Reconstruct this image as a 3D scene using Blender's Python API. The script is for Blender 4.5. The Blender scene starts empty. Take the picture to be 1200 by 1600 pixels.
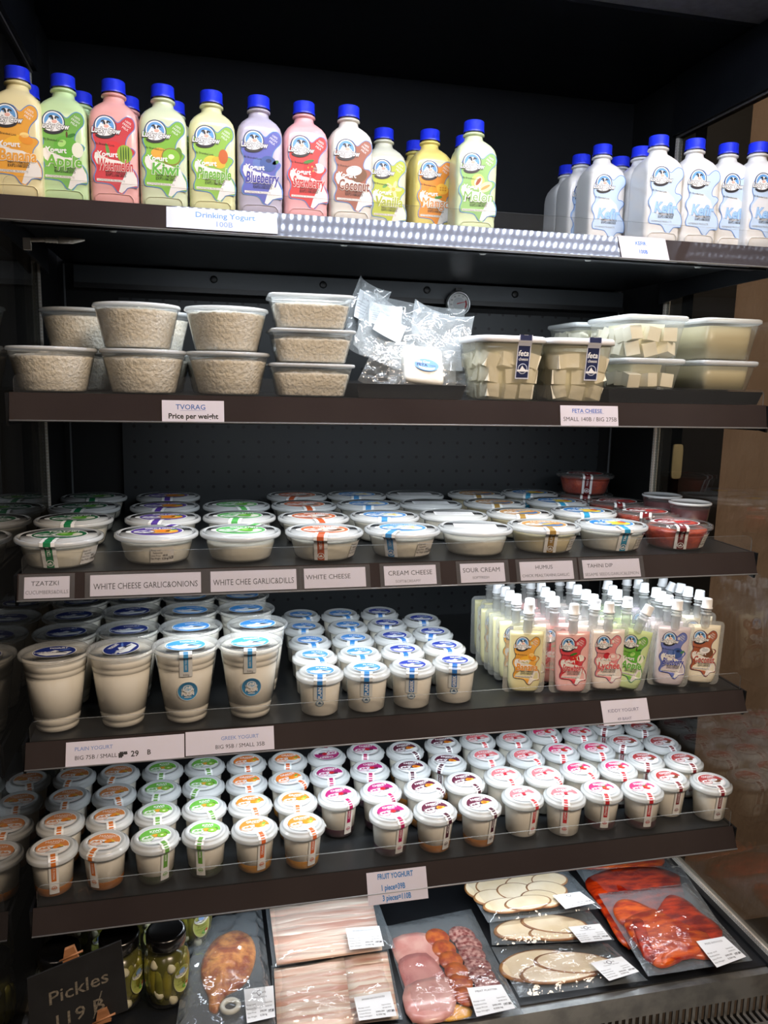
import bpy, math, random
from mathutils import Vector, Matrix, noise
from mathutils.geometry import tessellate_polygon
R_ = random.Random(7)
PI = math.pi
sc = bpy.context.scene
COL = sc.collection

# ------------------------------------------------------------------ camera
CP = Vector((-0.3463, -1.4320, 1.5)); YAW, PITCH, ROLL, FPX = 0.229827, -0.161972, 0.022492, 1243.1
_f = Vector((math.sin(YAW)*math.cos(PITCH), math.cos(YAW)*math.cos(PITCH), math.sin(PITCH)))
_r = Vector((math.cos(YAW), -math.sin(YAW), 0)); _u = _r.cross(_f)
CR = _r*math.cos(ROLL)+_u*math.sin(ROLL); CU = -_r*math.sin(ROLL)+_u*math.cos(ROLL)
cam = bpy.data.cameras.new('camera'); co = bpy.data.objects.new('camera', cam); COL.objects.link(co)
m3 = Matrix((CR, CU, -_f)).transposed(); co.matrix_world = Matrix.Translation(CP) @ m3.to_4x4()
cam.sensor_fit = 'HORIZONTAL'; cam.sensor_width = 36; cam.lens = 36*FPX/1200; cam.clip_start = .02
sc.camera = co
def ray(u, v): return (_f+(u-600)/FPX*CR-(v-800)/FPX*CU)
def at_z(u, v, z): d = ray(u, v); return CP+d*((z-CP.z)/d.z)
def at_y(u, v, y): d = ray(u, v); return CP+d*((y-CP.y)/d.y)
def at_x(u, v, x): d = ray(u, v); return CP+d*((x-CP.x)/d.x)

# ------------------------------------------------------------------ view, world, lights
sc.view_settings.view_transform = 'Standard'; sc.view_settings.look = 'None'
sc.view_settings.exposure = 0.0; sc.view_settings.gamma = 1.0
try: sc.view_settings.use_curve_mapping = False
except Exception: pass
cy = sc.cycles
cy.use_denoising = True; cy.transparent_max_bounces = 24; cy.max_bounces = 8; cy.glossy_bounces = 4
cy.diffuse_bounces = 4; cy.transmission_bounces = 6; cy.sample_clamp_indirect = 3.0; cy.caustics_reflective = False
w = bpy.data.worlds.new('room_glow'); sc.world = w; w.use_nodes = True
w.node_tree.nodes['Background'].inputs[0].default_value = (.26, .22, .20, 1)
w.node_tree.nodes['Background'].inputs[1].default_value = .10
def area(name, loc, tgt, sx, sy, power, color, spread=PI):
    l = bpy.data.lights.new(name, 'AREA'); l.shape = 'RECTANGLE'; l.size = sx; l.size_y = sy
    l.energy = power; l.color = color; l.spread = spread
    o = bpy.data.objects.new(name, l); COL.objects.link(o); o.location = loc
    d = Vector(tgt)-Vector(loc)
    o.rotation_euler = d.to_track_quat('-Z', 'Y').to_euler()
    return o
for k_, (z_, y_, p_) in enumerate(((1.734, -.240, 3.0), (1.475, -.240, 1.9), (1.220, -.246, 1.9), (.968, -.252, 2.1), (.708, -.262, 1.1))):
    area('shelf_led_light', (.08, y_+.062, z_-.036), (.08, y_+.19, z_-.5), .96, .010, p_, (.86, .93, 1), 2.8)
area('shop_ceiling_light', (.55, -1.9, 2.75), (.2, -.2, 1.1), .9, .5, 46, (1, .79, .60))
area('shop_ceiling_light', (-.9, -2.3, 2.75), (-.2, -.2, 1.2), .5, .5, 7, (1, .82, .68))

# ------------------------------------------------------------------ materials
def srgb(h):
    h = h.lstrip('#'); c = [int(h[i:i+2], 16)/255 for i in (0, 2, 4)]
    return tuple(x/12.92 if x < .04045 else ((x+.055)/1.055)**2.4 for x in c)+(1,)
MATS = {}
def mat(name, col='#ffffff', rough=.45, metal=0, spec=.5, noisec=None, nscale=40, bump=0, bscale=80, emis=0, coat=0, bdist=.002, stretch=None, sss=0):
    if name in MATS: return MATS[name]
    m = bpy.data.materials.new(name); m.use_nodes = True; nt = m.node_tree; b = nt.nodes['Principled BSDF']
    c = srgb(col); b.inputs['Base Color'].default_value = c
    b.inputs['Roughness'].default_value = rough; b.inputs['Metallic'].default_value = metal
    b.inputs['Specular IOR Level'].default_value = spec
    if coat: b.inputs['Coat Weight'].default_value = coat; b.inputs['Coat Roughness'].default_value = .08
    if sss: b.inputs['Subsurface Weight'].default_value = sss; b.inputs['Subsurface Radius'].default_value = (.004, .004, .004); b.inputs['Subsurface Scale'].default_value = 1
    if emis: b.inputs['Emission Color'].default_value = c; b.inputs['Emission Strength'].default_value = emis
    tc = nt.nodes.new('ShaderNodeTexCoord'); src = tc.outputs['Object']
    if stretch:
        mp = nt.nodes.new('ShaderNodeMapping'); mp.inputs['Scale'].default_value = stretch
        nt.links.new(src, mp.inputs[0]); src = mp.outputs[0]
    if noisec:
        n = nt.nodes.new('ShaderNodeTexNoise'); n.inputs['Scale'].default_value = nscale; n.inputs['Detail'].default_value = 4
        rp = nt.nodes.new('ShaderNodeValToRGB'); e = rp.color_ramp.elements
        e[0].position = .38; e[1].position = .62; e[0].color = c; e[1].color = srgb(noisec)
        nt.links.new(src, n.inputs['Vector']); nt.links.new(n.outputs['Fac'], rp.inputs[0]); nt.links.new(rp.outputs[0], b.inputs['Base Color'])
    if bump:
        n = nt.nodes.new('ShaderNodeTexNoise'); n.inputs['Scale'].default_value = bscale; n.inputs['Detail'].default_value = 5
        bp = nt.nodes.new('ShaderNodeBump'); bp.inputs['Strength'].default_value = bump; bp.inputs['Distance'].default_value = bdist
        nt.links.new(src, n.inputs['Vector']); nt.links.new(n.outputs['Fac'], bp.inputs['Height']); nt.links.new(bp.outputs[0], b.inputs['Normal'])
    MATS[name] = m; return m
def clear(name, tint='#ffffff', milk=.1, milkcol='#e6ebee', gain=1.0, rough=.06, bump=0, bscale=40, bdist=.01, ior=1.45, base=0):
    """thin clear plastic or glass: see-through, a share of milky scatter, and fresnel gloss"""
    if name in MATS: return MATS[name]
    m = bpy.data.materials.new(name); m.use_nodes = True; nt = m.node_tree; N = nt.nodes; L = nt.links
    N.remove(N['Principled BSDF']); out = N['Material Output']
    t = N.new('ShaderNodeBsdfTransparent'); t.inputs[0].default_value = srgb(tint)
    d = N.new('ShaderNodeBsdfDiffuse'); d.inputs[0].default_value = srgb(milkcol)
    tl = N.new('ShaderNodeBsdfTranslucent'); tl.inputs[0].default_value = srgb(milkcol)
    dm = N.new('ShaderNodeMixShader'); dm.inputs[0].default_value = .35; L.new(d.outputs[0], dm.inputs[1]); L.new(tl.outputs[0], dm.inputs[2])
    mx = N.new('ShaderNodeMixShader'); mx.inputs[0].default_value = milk; L.new(t.outputs[0], mx.inputs[1]); L.new(dm.outputs[0], mx.inputs[2])
    g = N.new('ShaderNodeBsdfGlossy'); g.inputs['Roughness'].default_value = rough
    lw = N.new('ShaderNodeLayerWeight'); lw.inputs['Blend'].default_value = .5
    pw = N.new('ShaderNodeMath'); pw.operation = 'POWER'; pw.inputs[1].default_value = 5; L.new(lw.outputs['Facing'], pw.inputs[0])
    f0 = ((ior-1)/(ior+1))**2
    fr = N.new('ShaderNodeMath'); fr.operation = 'MULTIPLY_ADD'; fr.inputs[1].default_value = 1-f0; fr.inputs[2].default_value = f0; L.new(pw.outputs[0], fr.inputs[0])
    ma = N.new('ShaderNodeMath'); ma.operation = 'MULTIPLY_ADD'; ma.use_clamp = True; ma.inputs[1].default_value = gain; ma.inputs[2].default_value = base
    L.new(fr.outputs[0], ma.inputs[0])
    m2 = N.new('ShaderNodeMixShader'); L.new(ma.outputs[0], m2.inputs[0]); L.new(mx.outputs[0], m2.inputs[1]); L.new(g.outputs[0], m2.inputs[2])
    L.new(m2.outputs[0], out.inputs[0])
    if bump:
        tc = N.new('ShaderNodeTexCoord'); n = N.new('ShaderNodeTexNoise'); n.inputs['Scale'].default_value = bscale; n.inputs['Detail'].default_value = 3
        bp = N.new('ShaderNodeBump'); bp.inputs['Strength'].default_value = bump; bp.inputs['Distance'].default_value = bdist
        L.new(tc.outputs['Object'], n.inputs['Vector']); L.new(n.outputs['Fac'], bp.inputs['Height']); L.new(bp.outputs[0], g.inputs['Normal']); L.new(bp.outputs[0], d.inputs['Normal'])
    MATS[name] = m; return m
def flat(h, rough=.45): return mat('print_'+h.strip('#'), h, rough)
CLEARCUP = clear('clear_cup_plastic', milk=.07, gain=1.1)
FROST = clear('frosted_lid_plastic', milk=.78, milkcol='#e9edef', gain=1.3, rough=.16)
TUBPLASTIC = clear('frosted_tub_plastic', milk=.20, milkcol='#e2e6e2', gain=1.2, rough=.12)
MILKYBOX = clear('milky_box_plastic', milk=.20, milkcol='#dfe0d2', gain=1.2, rough=.15)
GLASS = clear('side_glass', tint='#dfe2e0', milk=0, gain=1.75, rough=.012, ior=1.5)
ACRYL = clear('acrylic_riser', milk=.015, gain=1.2, rough=.03)
ACRYLEDGE = clear('acrylic_edge', milk=.55, milkcol='#aeb2b0', gain=1.5, rough=.2)
HOLDER = clear('ticket_holder_plastic', milk=.05, gain=1.3, rough=.08)
BAG = clear('vacuum_bag_film', milk=.20, milkcol='#dfe6ea', gain=2.2, rough=.12, bump=.35, bscale=14, bdist=.02)
PACK = clear('vacuum_pack_film', milk=.05, milkcol='#cfd6da', gain=1.6, rough=.09, bump=.5, bscale=26, bdist=.012)
BLACK = mat('black_painted_steel', '#101114', .38, noisec='#15171a', nscale=9, bump=.08, bscale=200)
DARK = mat('dark_shelf_steel', '#1d1f21', .3, metal=.2, noisec='#242628', nscale=6)
STRIP = mat('price_rail_plastic', '#322b2a', .05, spec=.55, noisec='#3a3331', nscale=3)
STEEL = mat('galvanised_steel', '#a9abab', .34, metal=.75, noisec='#8e9192', nscale=30)
PAPER = mat('paper_card', '#d6d2de', .6, noisec='#d0ccd8', nscale=5)
STICK = mat('white_sticker_paper', '#e9ebee', .5)
INK = flat('#1b1a1c'); GREY = flat('#6b6b70'); WHITE = flat('#f2f3f4'); NAVY = flat('#1b2a55')

# ------------------------------------------------------------------ mesh helpers
class MB:
    def __init__(s): s.v = []; s.f = []; s.mi = []; s.m = []; s.sm = []
    def add(s, vs, fs, m, smooth=False):
        o = len(s.v); s.v += [tuple(x) for x in vs]
        if m not in s.m: s.m.append(m)
        k = s.m.index(m)
        for f in fs: s.f.append([i+o for i in f]); s.mi.append(k); s.sm.append(smooth)
        return s
    def box(s, x0, x1, y0, y1, z0, z1, m):
        vs = [(x, y, z) for z in (z0, z1) for y in (y0, y1) for x in (x0, x1)]
        return s.add(vs, [(0, 2, 3, 1), (4, 5, 7, 6), (0, 1, 5, 4), (2, 6, 7, 3), (0, 4, 6, 2), (1, 3, 7, 5)], m)
    def hexa(s, pts, m):
        return s.add(pts, [(0, 3, 2, 1), (4, 5, 6, 7), (0, 1, 5, 4), (1, 2, 6, 5), (2, 3, 7, 6), (3, 0, 4, 7)], m)
    def loft(s, lv, m, n=40, caps=(True, True), fn=None, c=(0, 0)):
        """stack of superellipse rings: (z, half_x, half_y, exponent)"""
        vs = []; fs = []
        for (z, hx, hy, e) in lv:
            for i in range(n):
                a = 2*PI*i/n; ca, sa = math.cos(a), math.sin(a)
                x = hx*math.copysign(abs(ca)**(2/e), ca); y = hy*math.copysign(abs(sa)**(2/e), sa)
                p = (x+c[0], y+c[1], z)
                vs.append(fn(p) if fn else p)
        for k in range(len(lv)-1):
            for i in range(n):
                j = (i+1) % n; fs.append((k*n+i, k*n+j, (k+1)*n+j, (k+1)*n+i))
        if caps[0]: fs.append(list(range(n))[::-1])
        if caps[1]: fs.append([(len(lv)-1)*n+i for i in range(n)])
        return s.add(vs, fs, m, True)
    def lathe(s, pr, m, n=32, caps=(False, False), c=(0, 0)):
        return s.loft([(z, max(r, 1e-5), max(r, 1e-5), 2) for r, z in pr], m, n, caps, c=c)
    def tube(s, pts, r, m, n=8):
        pts = [Vector(p) for p in pts]; vs = []; fs = []
        for k, p in enumerate(pts):
            t = (pts[min(k+1, len(pts)-1)]-pts[max(k-1, 0)]).normalized()
            a = t.orthogonal().normalized() if k == 0 else (a-t*a.dot(t)).normalized()
            b = t.cross(a); rr = r[k] if isinstance(r, (list, tuple)) else r
            for i in range(n):
                q = 2*PI*i/n; vs.append(p+a*math.cos(q)*rr+b*math.sin(q)*rr)
        for k in range(len(pts)-1):
            for i in range(n):
                j = (i+1) % n; fs.append((k*n+i, k*n+j, (k+1)*n+j, (k+1)*n+i))
        fs += [list(range(n))[::-1], [(len(pts)-1)*n+i for i in range(n)]]
        return s.add(vs, fs, m, True)
    def grid(s, nu, nv, fn, m, smooth=True):
        vs = [fn(i/nu, j/nv) for j in range(nv+1) for i in range(nu+1)]
        fs = [(j*(nu+1)+i, j*(nu+1)+i+1, (j+1)*(nu+1)+i+1, (j+1)*(nu+1)+i) for j in range(nv) for i in range(nu)]
        return s.add(vs, fs, m, smooth)
    def mesh(s, name):
        me = bpy.data.meshes.new(name); me.from_pydata(s.v, [], s.f)
        for m in s.m: me.materials.append(m)
        me.polygons.foreach_set('material_index', s.mi); me.polygons.foreach_set('use_smooth', s.sm)
        me.update(); return me
def obj(name, me, parent=None, loc=(0, 0, 0), rot=(0, 0, 0), label=None):
    if isinstance(me, MB): me = me.mesh(name)
    o = bpy.data.objects.new(name, me); COL.objects.link(o); o.parent = parent
    o.location = loc; o.rotation_euler = rot
    if label: o['label'] = label
    return o
def tag(o, label, cat, group=None, kind=None):
    o['label'] = label; o['category'] = cat
    if group: o['group'] = group
    if kind: o['kind'] = kind
    return o
def struct(o, label, cat='structure'):
    o['kind'] = 'structure'; o['label'] = label; o['category'] = cat; return o
def thing(name, label, cat, loc=(0, 0, 0), rot=(0, 0, 0), group=None):
    o = bpy.data.objects.new(name, None); o.empty_display_size = .02; COL.objects.link(o)
    o.location = loc; o.rotation_euler = rot
    return tag(o, label, cat, group)

# flat printed artwork: coloured shapes and letters laid in layers, then wrapped on a surface
TXT = {}
def text_mesh(st, bold=0.0):
    if 'M' in st and bold < .045: bold = 0.0
    k = (st, bold)
    if k in TXT: return TXT[k]
    cu = bpy.data.curves.new('t', 'FONT'); cu.body = st; cu.size = 1; cu.offset = bold; cu.resolution_u = 2
    cu.align_x = 'CENTER'
    o = bpy.data.objects.new('t', cu); COL.objects.link(o)
    dg = bpy.context.evaluated_depsgraph_get(); me = bpy.data.meshes.new_from_object(o.evaluated_get(dg))
    vs = [(v.co.x, v.co.y-.34) for v in me.vertices]; fs = [list(p.vertices) for p in me.polygons]
    bpy.data.objects.remove(o); bpy.data.meshes.remove(me); bpy.data.curves.remove(cu)
    wd = (max(v[0] for v in vs)-min(v[0] for v in vs)) if vs else 1
    TXT[k] = (vs, fs, wd); return TXT[k]
class Art:
    def __init__(s): s.it = []
    def poly(s, pts, m, l=0):
        t = tessellate_polygon([[Vector((p[0], p[1], 0)) for p in pts]])
        fs = []
        for f in t:
            a, b, c = (pts[i] for i in f)
            cr = (b[0]-a[0])*(c[1]-a[1])-(b[1]-a[1])*(c[0]-a[0])
            fs.append(tuple(f) if cr > 0 else tuple(f)[::-1])
        s.it.append((list(pts), fs, m, l)); return s
    def ell(s, cx, cy, rx, ry, m, l=0, rot=0, n=24, a0=0, a1=2*PI):
        c, q = math.cos(rot), math.sin(rot)
        pts = []
        for i in range(n if a1-a0 > 6.2 else n+1):
            a = a0+(a1-a0)*i/n; x, y = rx*math.cos(a), ry*math.sin(a); pts.append((cx+x*c-y*q, cy+x*q+y*c))
        return s.poly(pts, m, l)
    def rect(s, x0, x1, y0, y1, m, l=0, nu=1, nv=1):
        vs = [(x0+(x1-x0)*i/nu, y0+(y1-y0)*j/nv) for j in range(nv+1) for i in range(nu+1)]
        fs = [(j*(nu+1)+i, j*(nu+1)+i+1, (j+1)*(nu+1)+i+1, (j+1)*(nu+1)+i) for j in range(nv) for i in range(nu)]
        s.it.append((vs, fs, m, l)); return s
    def text(s, st, cx, cy, size, m, l=3, bold=0.0, rot=0, shear=0, fit=None, sx=1.0):
        vs, fs, wd = text_mesh(st, bold); k = size
        kx = size*sx
        if fit and wd*kx > fit: kx = fit/wd
        c, q = math.cos(rot), math.sin(rot); o = []
        for x, y in vs:
            X = x*kx+y*k*shear; Y = y*k; o.append((cx+X*c-Y*q, cy+X*q+Y*c))
        s.it.append((o, fs, m, l)); return s
    def otext(s, st, cx, cy, size, m, mo, l=3, ob=.07, **k):
        s.text(st, cx, cy, size, mo, l, bold=ob, **k); s.text(st, cx, cy, size, m, l+1, bold=.028, **k); return s
    def put(s, mb, fn, eps=.00012):
        for vs, fs, m, l in s.it: mb.add([fn(x, y, (l+1)*eps) for x, y in vs], fs, m)
        return mb
    def mb(s, fn, eps=.00012): return s.put(MB(), fn, eps)
def smooth(pts, k=4):
    n = len(pts); o = []
    for i in range(n):
        p0, p1, p2, p3 = pts[i-1], pts[i], pts[(i+1) % n], pts[(i+2) % n]
        for j in range(k):
            t = j/k
            o.append(tuple(.5*((2*p1[a])+(-p0[a]+p2[a])*t+(2*p0[a]-5*p1[a]+4*p2[a]-p3[a])*t*t+(-p0[a]+3*p1[a]-3*p2[a]+p3[a])*t**3) for a in (0, 1)))
    return o
def inset(pts, d):
    n = len(pts); o = []
    ar = sum(pts[i][0]*pts[(i+1) % n][1]-pts[(i+1) % n][0]*pts[i][1] for i in range(n)); sg = 1 if ar > 0 else -1
    for i in range(n):
        a, b = pts[i-1], pts[(i+1) % n]; dx, dy = b[0]-a[0], b[1]-a[1]; L = math.hypot(dx, dy) or 1
        o.append((pts[i][0]-dy/L*d*sg, pts[i][1]+dx/L*d*sg))
    return o

Z1, Z2, Z3, Z4, Z5, ZD = 1.734, 1.475, 1.220, .968, .708, .515
YF = -.25; GX = .617; YB = .115

# ------------------------------------------------------------------ the setting
def dots_mat():
    m = mat('perforated_back_steel', '#2a2e31', .42, metal=.1, noisec='#2f3336', nscale=5)
    nt = m.node_tree; N = nt.nodes; L = nt.links; b = N['Principled BSDF']
    tc = N.new('ShaderNodeTexCoord'); sx = N.new('ShaderNodeSeparateXYZ'); L.new(tc.outputs['Object'], sx.inputs[0])
    def wrap(o):
        a = N.new('ShaderNodeMath'); a.operation = 'PINGPONG'; a.inputs[1].default_value = .0159; L.new(o, a.inputs[0])
        q = N.new('ShaderNodeMath'); q.operation = 'POWER'; q.inputs[1].default_value = 2; L.new(a.outputs[0], q.inputs[0]); return q.outputs[0]
    ad = N.new('ShaderNodeMath'); ad.operation = 'ADD'; L.new(wrap(sx.outputs['X']), ad.inputs[0]); L.new(wrap(sx.outputs['Z']), ad.inputs[1])
    lt = N.new('ShaderNodeMath'); lt.operation = 'LESS_THAN'; lt.inputs[1].default_value = .0033**2; L.new(ad.outputs[0], lt.inputs[0])
    mx = N.new('ShaderNodeMix'); mx.data_type = 'RGBA'; L.new(lt.outputs[0], mx.inputs[0])
    old = b.inputs['Base Color'].links[0].from_socket; L.new(old, mx.inputs[6]); mx.inputs[7].default_value = (.001, .001, .001, 1)
    L.new(mx.outputs[2], b.inputs['Base Color']); return m
PERF = dots_mat()
struct(obj('wall_back', MB().box(-.66, .66, .302, .33, .2, 2.5, mat('cabinet_black', '#050608', .7))), 'black rear wall of the open display cooler', 'wall')
for z0, z1 in ((Z2-.02, 1.655), (Z3-.02, Z2-.07), (Z4-.02, Z3-.07), (Z5-.02, Z4-.07), (Z1, 1.83)):
    p = obj('rear_liner', MB().box(-.50, .572, .286, .3015, z0, z1, PERF))
    tag(p, 'black perforated steel back panel behind '+{Z2-.02: 'the curd and feta tubs', Z3-.02: 'the cheese dip tubs', Z4-.02: 'the plain yogurt cups and pouches', Z5-.02: 'the fruit yoghurt cups', Z1: 'the drinking yogurt bottles'}[z0], 'panel', 'perforated back panels of the cooler')
rail = tag(obj('back_rail', MB().box(-.58, .60, .268, .285, 1.675, 1.712, mat('rail_grey', '#45494d', .4, metal=.2)).box(-.58, .60, .262, .268, 1.669, 1.679, BLACK)), 'black steel cross rail with round knockouts under the top shelf', 'rail')
for x in (-.313, -.09, .135, .337):
    obj('knockout', MB().lathe([(.0075, 0), (.0075, .002), (.0055, .003), (.0001, .003)], BLACK, 20, (True, True)).mesh('k'), rail, (x, .2678, 1.697), (PI/2, 0, 0))
for s, n in ((-1, 'left'), (1, 'right')):
    tag(obj('seam_strip', MB().box(s*.600-.0015, s*.600+.0015, .283, .2855, .55, 1.715, mat('seam_grey', '#6a6d70', .4))), 'thin grey vertical seam strip at the %s rear corner of the cooler' % n, 'strip')
    struct(obj('wall_side_'+n, MB().box(min(s*.6145, s*.66), max(s*.6145, s*.66), .126, .3015, .2, 2.5, mat('cabinet_black', '#050608', .7))), 'solid black %s side wall behind the glass panel' % n, 'wall')
WALLM = mat('brown_stucco', '#a38977', .8, noisec='#957b69', nscale=4, bump=.9, bscale=34, bdist=.006, stretch=(1.6, 1, .8))
struct(obj('wall_right', MB().box(.845, 3.2, .34, .4, 0, 3, WALLM)), 'brown stucco wall seen through the right side glass', 'wall')
struct(obj('wall_left', MB().box(-3, -.92, .34, .4, 0, 3, mat('dark_brown_wall', '#2a211b', .7))), 'dark brown wall beyond the left side glass', 'wall')
struct(obj('trim_1', MB().box(.735, .843, .2, .34, 0, 2.6, mat('dark_partition', '#1b1614', .5))), 'dark partition edge between the cooler and the brown wall', 'trim')
struct(obj('floor', MB().box(-3, 3.2, -3.5, .4, -.05, 0, mat('floor_tile', '#5a524a', .4, noisec='#4e473f', nscale=3))), 'shop floor in front of the cooler', 'floor')
struct(obj('ceiling', MB().box(-3, 3.2, -3.5, .4, 3.0, 3.05, mat('ceiling_dark', '#1b1a1a', .8))), 'dark shop ceiling', 'ceiling')
p = at_y(1056, 721, .197); tag(obj('wall_plate', MB().loft([(0, .013, .040, 6), (.006, .013, .040, 6), (.007, .0115, .038, 6)], mat('beige_plate', '#c4b48c', .5), 32).mesh('wall_plate'), None, p, (PI/2, 0, 0)), 'beige rounded plate on the dark partition outside the right glass', 'plate')
# canopy above the glass sides, with the LED panel
cano = thing('cooler_canopy', 'black canopy of the cooler above the bottles', 'canopy', (0, -.1, 2.0))
obj('canopy_roof', MB().box(-.64, .64, -.005, .40, .125, .18, BLACK), cano)
obj('grey_underside', MB().box(-.64, .64, -.50, -.006, .131, .17, mat('canopy_grey', '#8e8f8d', .8, bump=.5, bscale=260, bdist=.001, noisec='#828381', nscale=60)), cano)
for s in (-1, 1): obj('cheek', MB().box(min(s*.606, s*.630), max(s*.606, s*.630), -.5, .225, .009, .124, BLACK), cano)
led = thing('led_panel', 'long white LED light panel with rows of diodes above the shelves', 'light', (.08, -.44, 2.108))
obj('housing', MB().box(-.50, .50, -.05, .05, 0, .02, mat('led_housing', '#8c9096', .4)), led)
EM = mat('led_diode', '#dfeaff', .5, emis=210)
mb = MB()
for i in range(62):
    for j in range(4):
        x = -.457+i*.015; y = -.034+j*.0225
        mb.box(x-.0014, x+.0014, y-.0034, y+.0034, -.0025, 0, EM)
obj('diodes', mb, led)
EP = mat('led_diffuser', '#cfdcf5', .5, emis=4.5)
obj('diffuser', MB().box(-.47, .47, -.045, .045, -.0008, .0002, EP), led)
# side glass and its beaded gaskets
GASK = mat('beaded_gasket', '#8d8378', .5)
def beaded():
    m = mat('beaded_gasket_line', '#8b8076', .45); nt = m.node_tree; N = nt.nodes; L = nt.links; b = N['Principled BSDF']
    tc = N.new('ShaderNodeTexCoord'); v = N.new('ShaderNodeTexVoronoi'); v.inputs['Scale'].default_value = 170; v.inputs['Randomness'].default_value = .1
    L.new(tc.outputs['Object'], v.inputs['Vector']); rp = N.new('ShaderNodeValToRGB'); e = rp.color_ramp.elements
    e[0].position = .2; e[0].color = srgb('#ffffff'); e[1].position = .45; e[1].color = srgb('#d8cdbf')
    L.new(v.outputs['Distance'], rp.inputs[0]); L.new(rp.outputs[0], b.inputs['Base Color']); return m
BEAD = beaded()
for s, n in ((-1, 'left'), (1, 'right')):
    g = thing('side_glass', 'clear glass end panel on the %s of the cooler' % n, 'glass panel', (s*GX, -.14, ZD))
    x0, x1 = (0, .006) if s > 0 else (-.006, 0)
    obj('glass_pane', MB().box(x0, x1, -.27, .255, .012, 1.489, GLASS), g)
    obj('back_gasket', MB().box(*((-.004, .008) if s > 0 else (-.012, .002)), .255, .262, .005, 1.489, BEAD), g)
    obj('bottom_gasket', MB().box(*((-.004, .008) if s > 0 else (-.008, .004)), -.27, .262, .004, .0145, BEAD), g)
    obj('top_frame', MB().box(*((-.004, .010) if s > 0 else (-.010, .004)), -.27, .262, 1.489, 1.507, mat('top_frame', '#4c4845', .5)), g)
# ------------------------------------------------------------------ shelves
def strip_pt(shelf, x, d, off=0.0):
    """point on the tilted price rail of a shelf, d metres down from its top edge"""
    z, y, t, h = shelf
    return Vector((x, y-d*math.sin(t)-off*math.cos(t), z-d*math.cos(t)+off*math.sin(t)))
SH = {1: (Z1, -.240, .459, .0394), 2: (Z2, -.240, .20, .0394), 3: (Z3, -.246, .372, .0394), 4: (Z4, -.252, .444, .0394), 5: (Z5, -.262, .458, .0394)}
SHN = {1: 'top shelf holding the drinking yogurt bottles', 2: 'second shelf holding the curd and feta tubs', 3: 'third shelf holding the cheese and dip tubs', 4: 'fourth shelf holding plain yogurt cups and pouches', 5: 'lowest shelf holding the fruit yoghurt cups'}
for k, S in SH.items():
    z, y, t, h = S; W = .6
    r = thing('cooler_shelf', 'black steel '+SHN[k], 'shelf', (0, 0, z))
    obj('shelf_board', MB().box(-W+.004, W-.004, y+.004, .281, -.018, -.0005, DARK), r)
    mb = MB()
    a = [strip_pt(S, x, d, o)-Vector((0, 0, z)) for x, d, o in ((-W, 0, -.003), (W, 0, -.003), (W, 0, 0), (-W, 0, 0), (-W, h, -.003), (W, h, -.003), (W, h, 0), (-W, h, 0))]
    mb.hexa([a[4], a[5], a[6], a[7], a[0], a[1], a[2], a[3]], STRIP); obj('price_rail', mb, r)
    obj('rail_lip', MB().tube([strip_pt(S, -W, h, .0008)-Vector((0, 0, z)), strip_pt(S, W, h, .0008)-Vector((0, 0, z))], .0013, mat('rail_lip', '#8d9094', .3, spec=.8), 6), r)
    for s in (-1, 1):
        x = s*(W+.0025); x0, x1 = x-.002, x+.002
        lo = .050
        mb = MB(); pr = [(y-.006, -.001), (.12, -.001), (.12, -.06), (.02, -lo), (y+.012, -lo+.006), (y-.004, -.046)]
        n = len(pr); vs = [(x0, p[0], p[1]) for p in pr]+[(x1, p[0], p[1]) for p in pr]
        mb.add(vs, [list(range(n)), [n+i for i in range(n)][::-1]]+[(i, (i+1) % n, n+(i+1) % n, n+i) for i in range(n)], BLACK)
        obj('end_bracket', mb, r)
    # light channel under the front of the shelf with little clips
    obj('underside_channel', MB().box(-W+.01, W-.01, y+.022, y+.062, -.030, -.0185, BLACK).box(-W+.01, W-.01, y+.020, y+.023, -.034, -.018, mat('channel_edge', '#3d4144', .3, metal=.5)), r)
    for x in (-.46, -.13, .09, .27, .47):
        obj('clip', MB().lathe([(.004, 0), (.0055, .0015), (.0055, .003), (.003, .004), (.0001, .004)], mat('clip_grey', '#9a9c9b', .4), 12, (True, True)).mesh('clip'), r, (x, y+.035, -.0341))
    # acrylic riser
    zr = {1: .024, 2: .026, 3: .029, 4: .032, 5: .036}[k]; yr = y-.0005
    mb = MB(); c = .010; W2 = W-.006; out = [(-W2, 0), (W2, 0)]
    out += [(W2-c+c*math.cos(q), zr-c+c*math.sin(q)) for q in [i*PI/12 for i in range(7)]]
    out += [(-W2+c-c*math.sin(q), zr-c+c*math.cos(q)) for q in [i*PI/12 for i in range(7)]]
    n = len(out); th = .0022
    vs = [(p[0], yr, p[1]) for p in out]+[(p[0], yr+th, p[1]) for p in out]
    mb.add(vs, [list(range(n)), [n+i for i in range(n)][::-1]], ACRYL)
    mb.add(vs, [(i, n+i, n+(i+1) % n, (i+1) % n) for i in range(1, n)], ACRYLEDGE)
    obj('acrylic_riser', mb, r)
# white power plug under the top shelf, left end
pl = thing('power_connector', 'white cable plug under the left end of the top shelf', 'plug', at_y(48, 370, -.18))
WPL = mat('white_plug_plastic', '#d6d2c8', .4)
obj('plug_body', MB().box(-.010, .0, -.004, .004, -.018, -.002, WPL).tube([(0, 0, -.004), (.018, 0, -.003), (.03, 0, -.002)], .003, WPL), pl)
obj('strain_relief', MB().tube([(.018+i*.0025, 0, -.003) for i in range(8)], [.0042 if i % 2 else .0032 for i in range(8)], WPL).tube([(.037, 0, -.002), (.055, 0, -.002), (.072, 0, .000)], [.005, .0045, .0015], WPL), pl)

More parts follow.
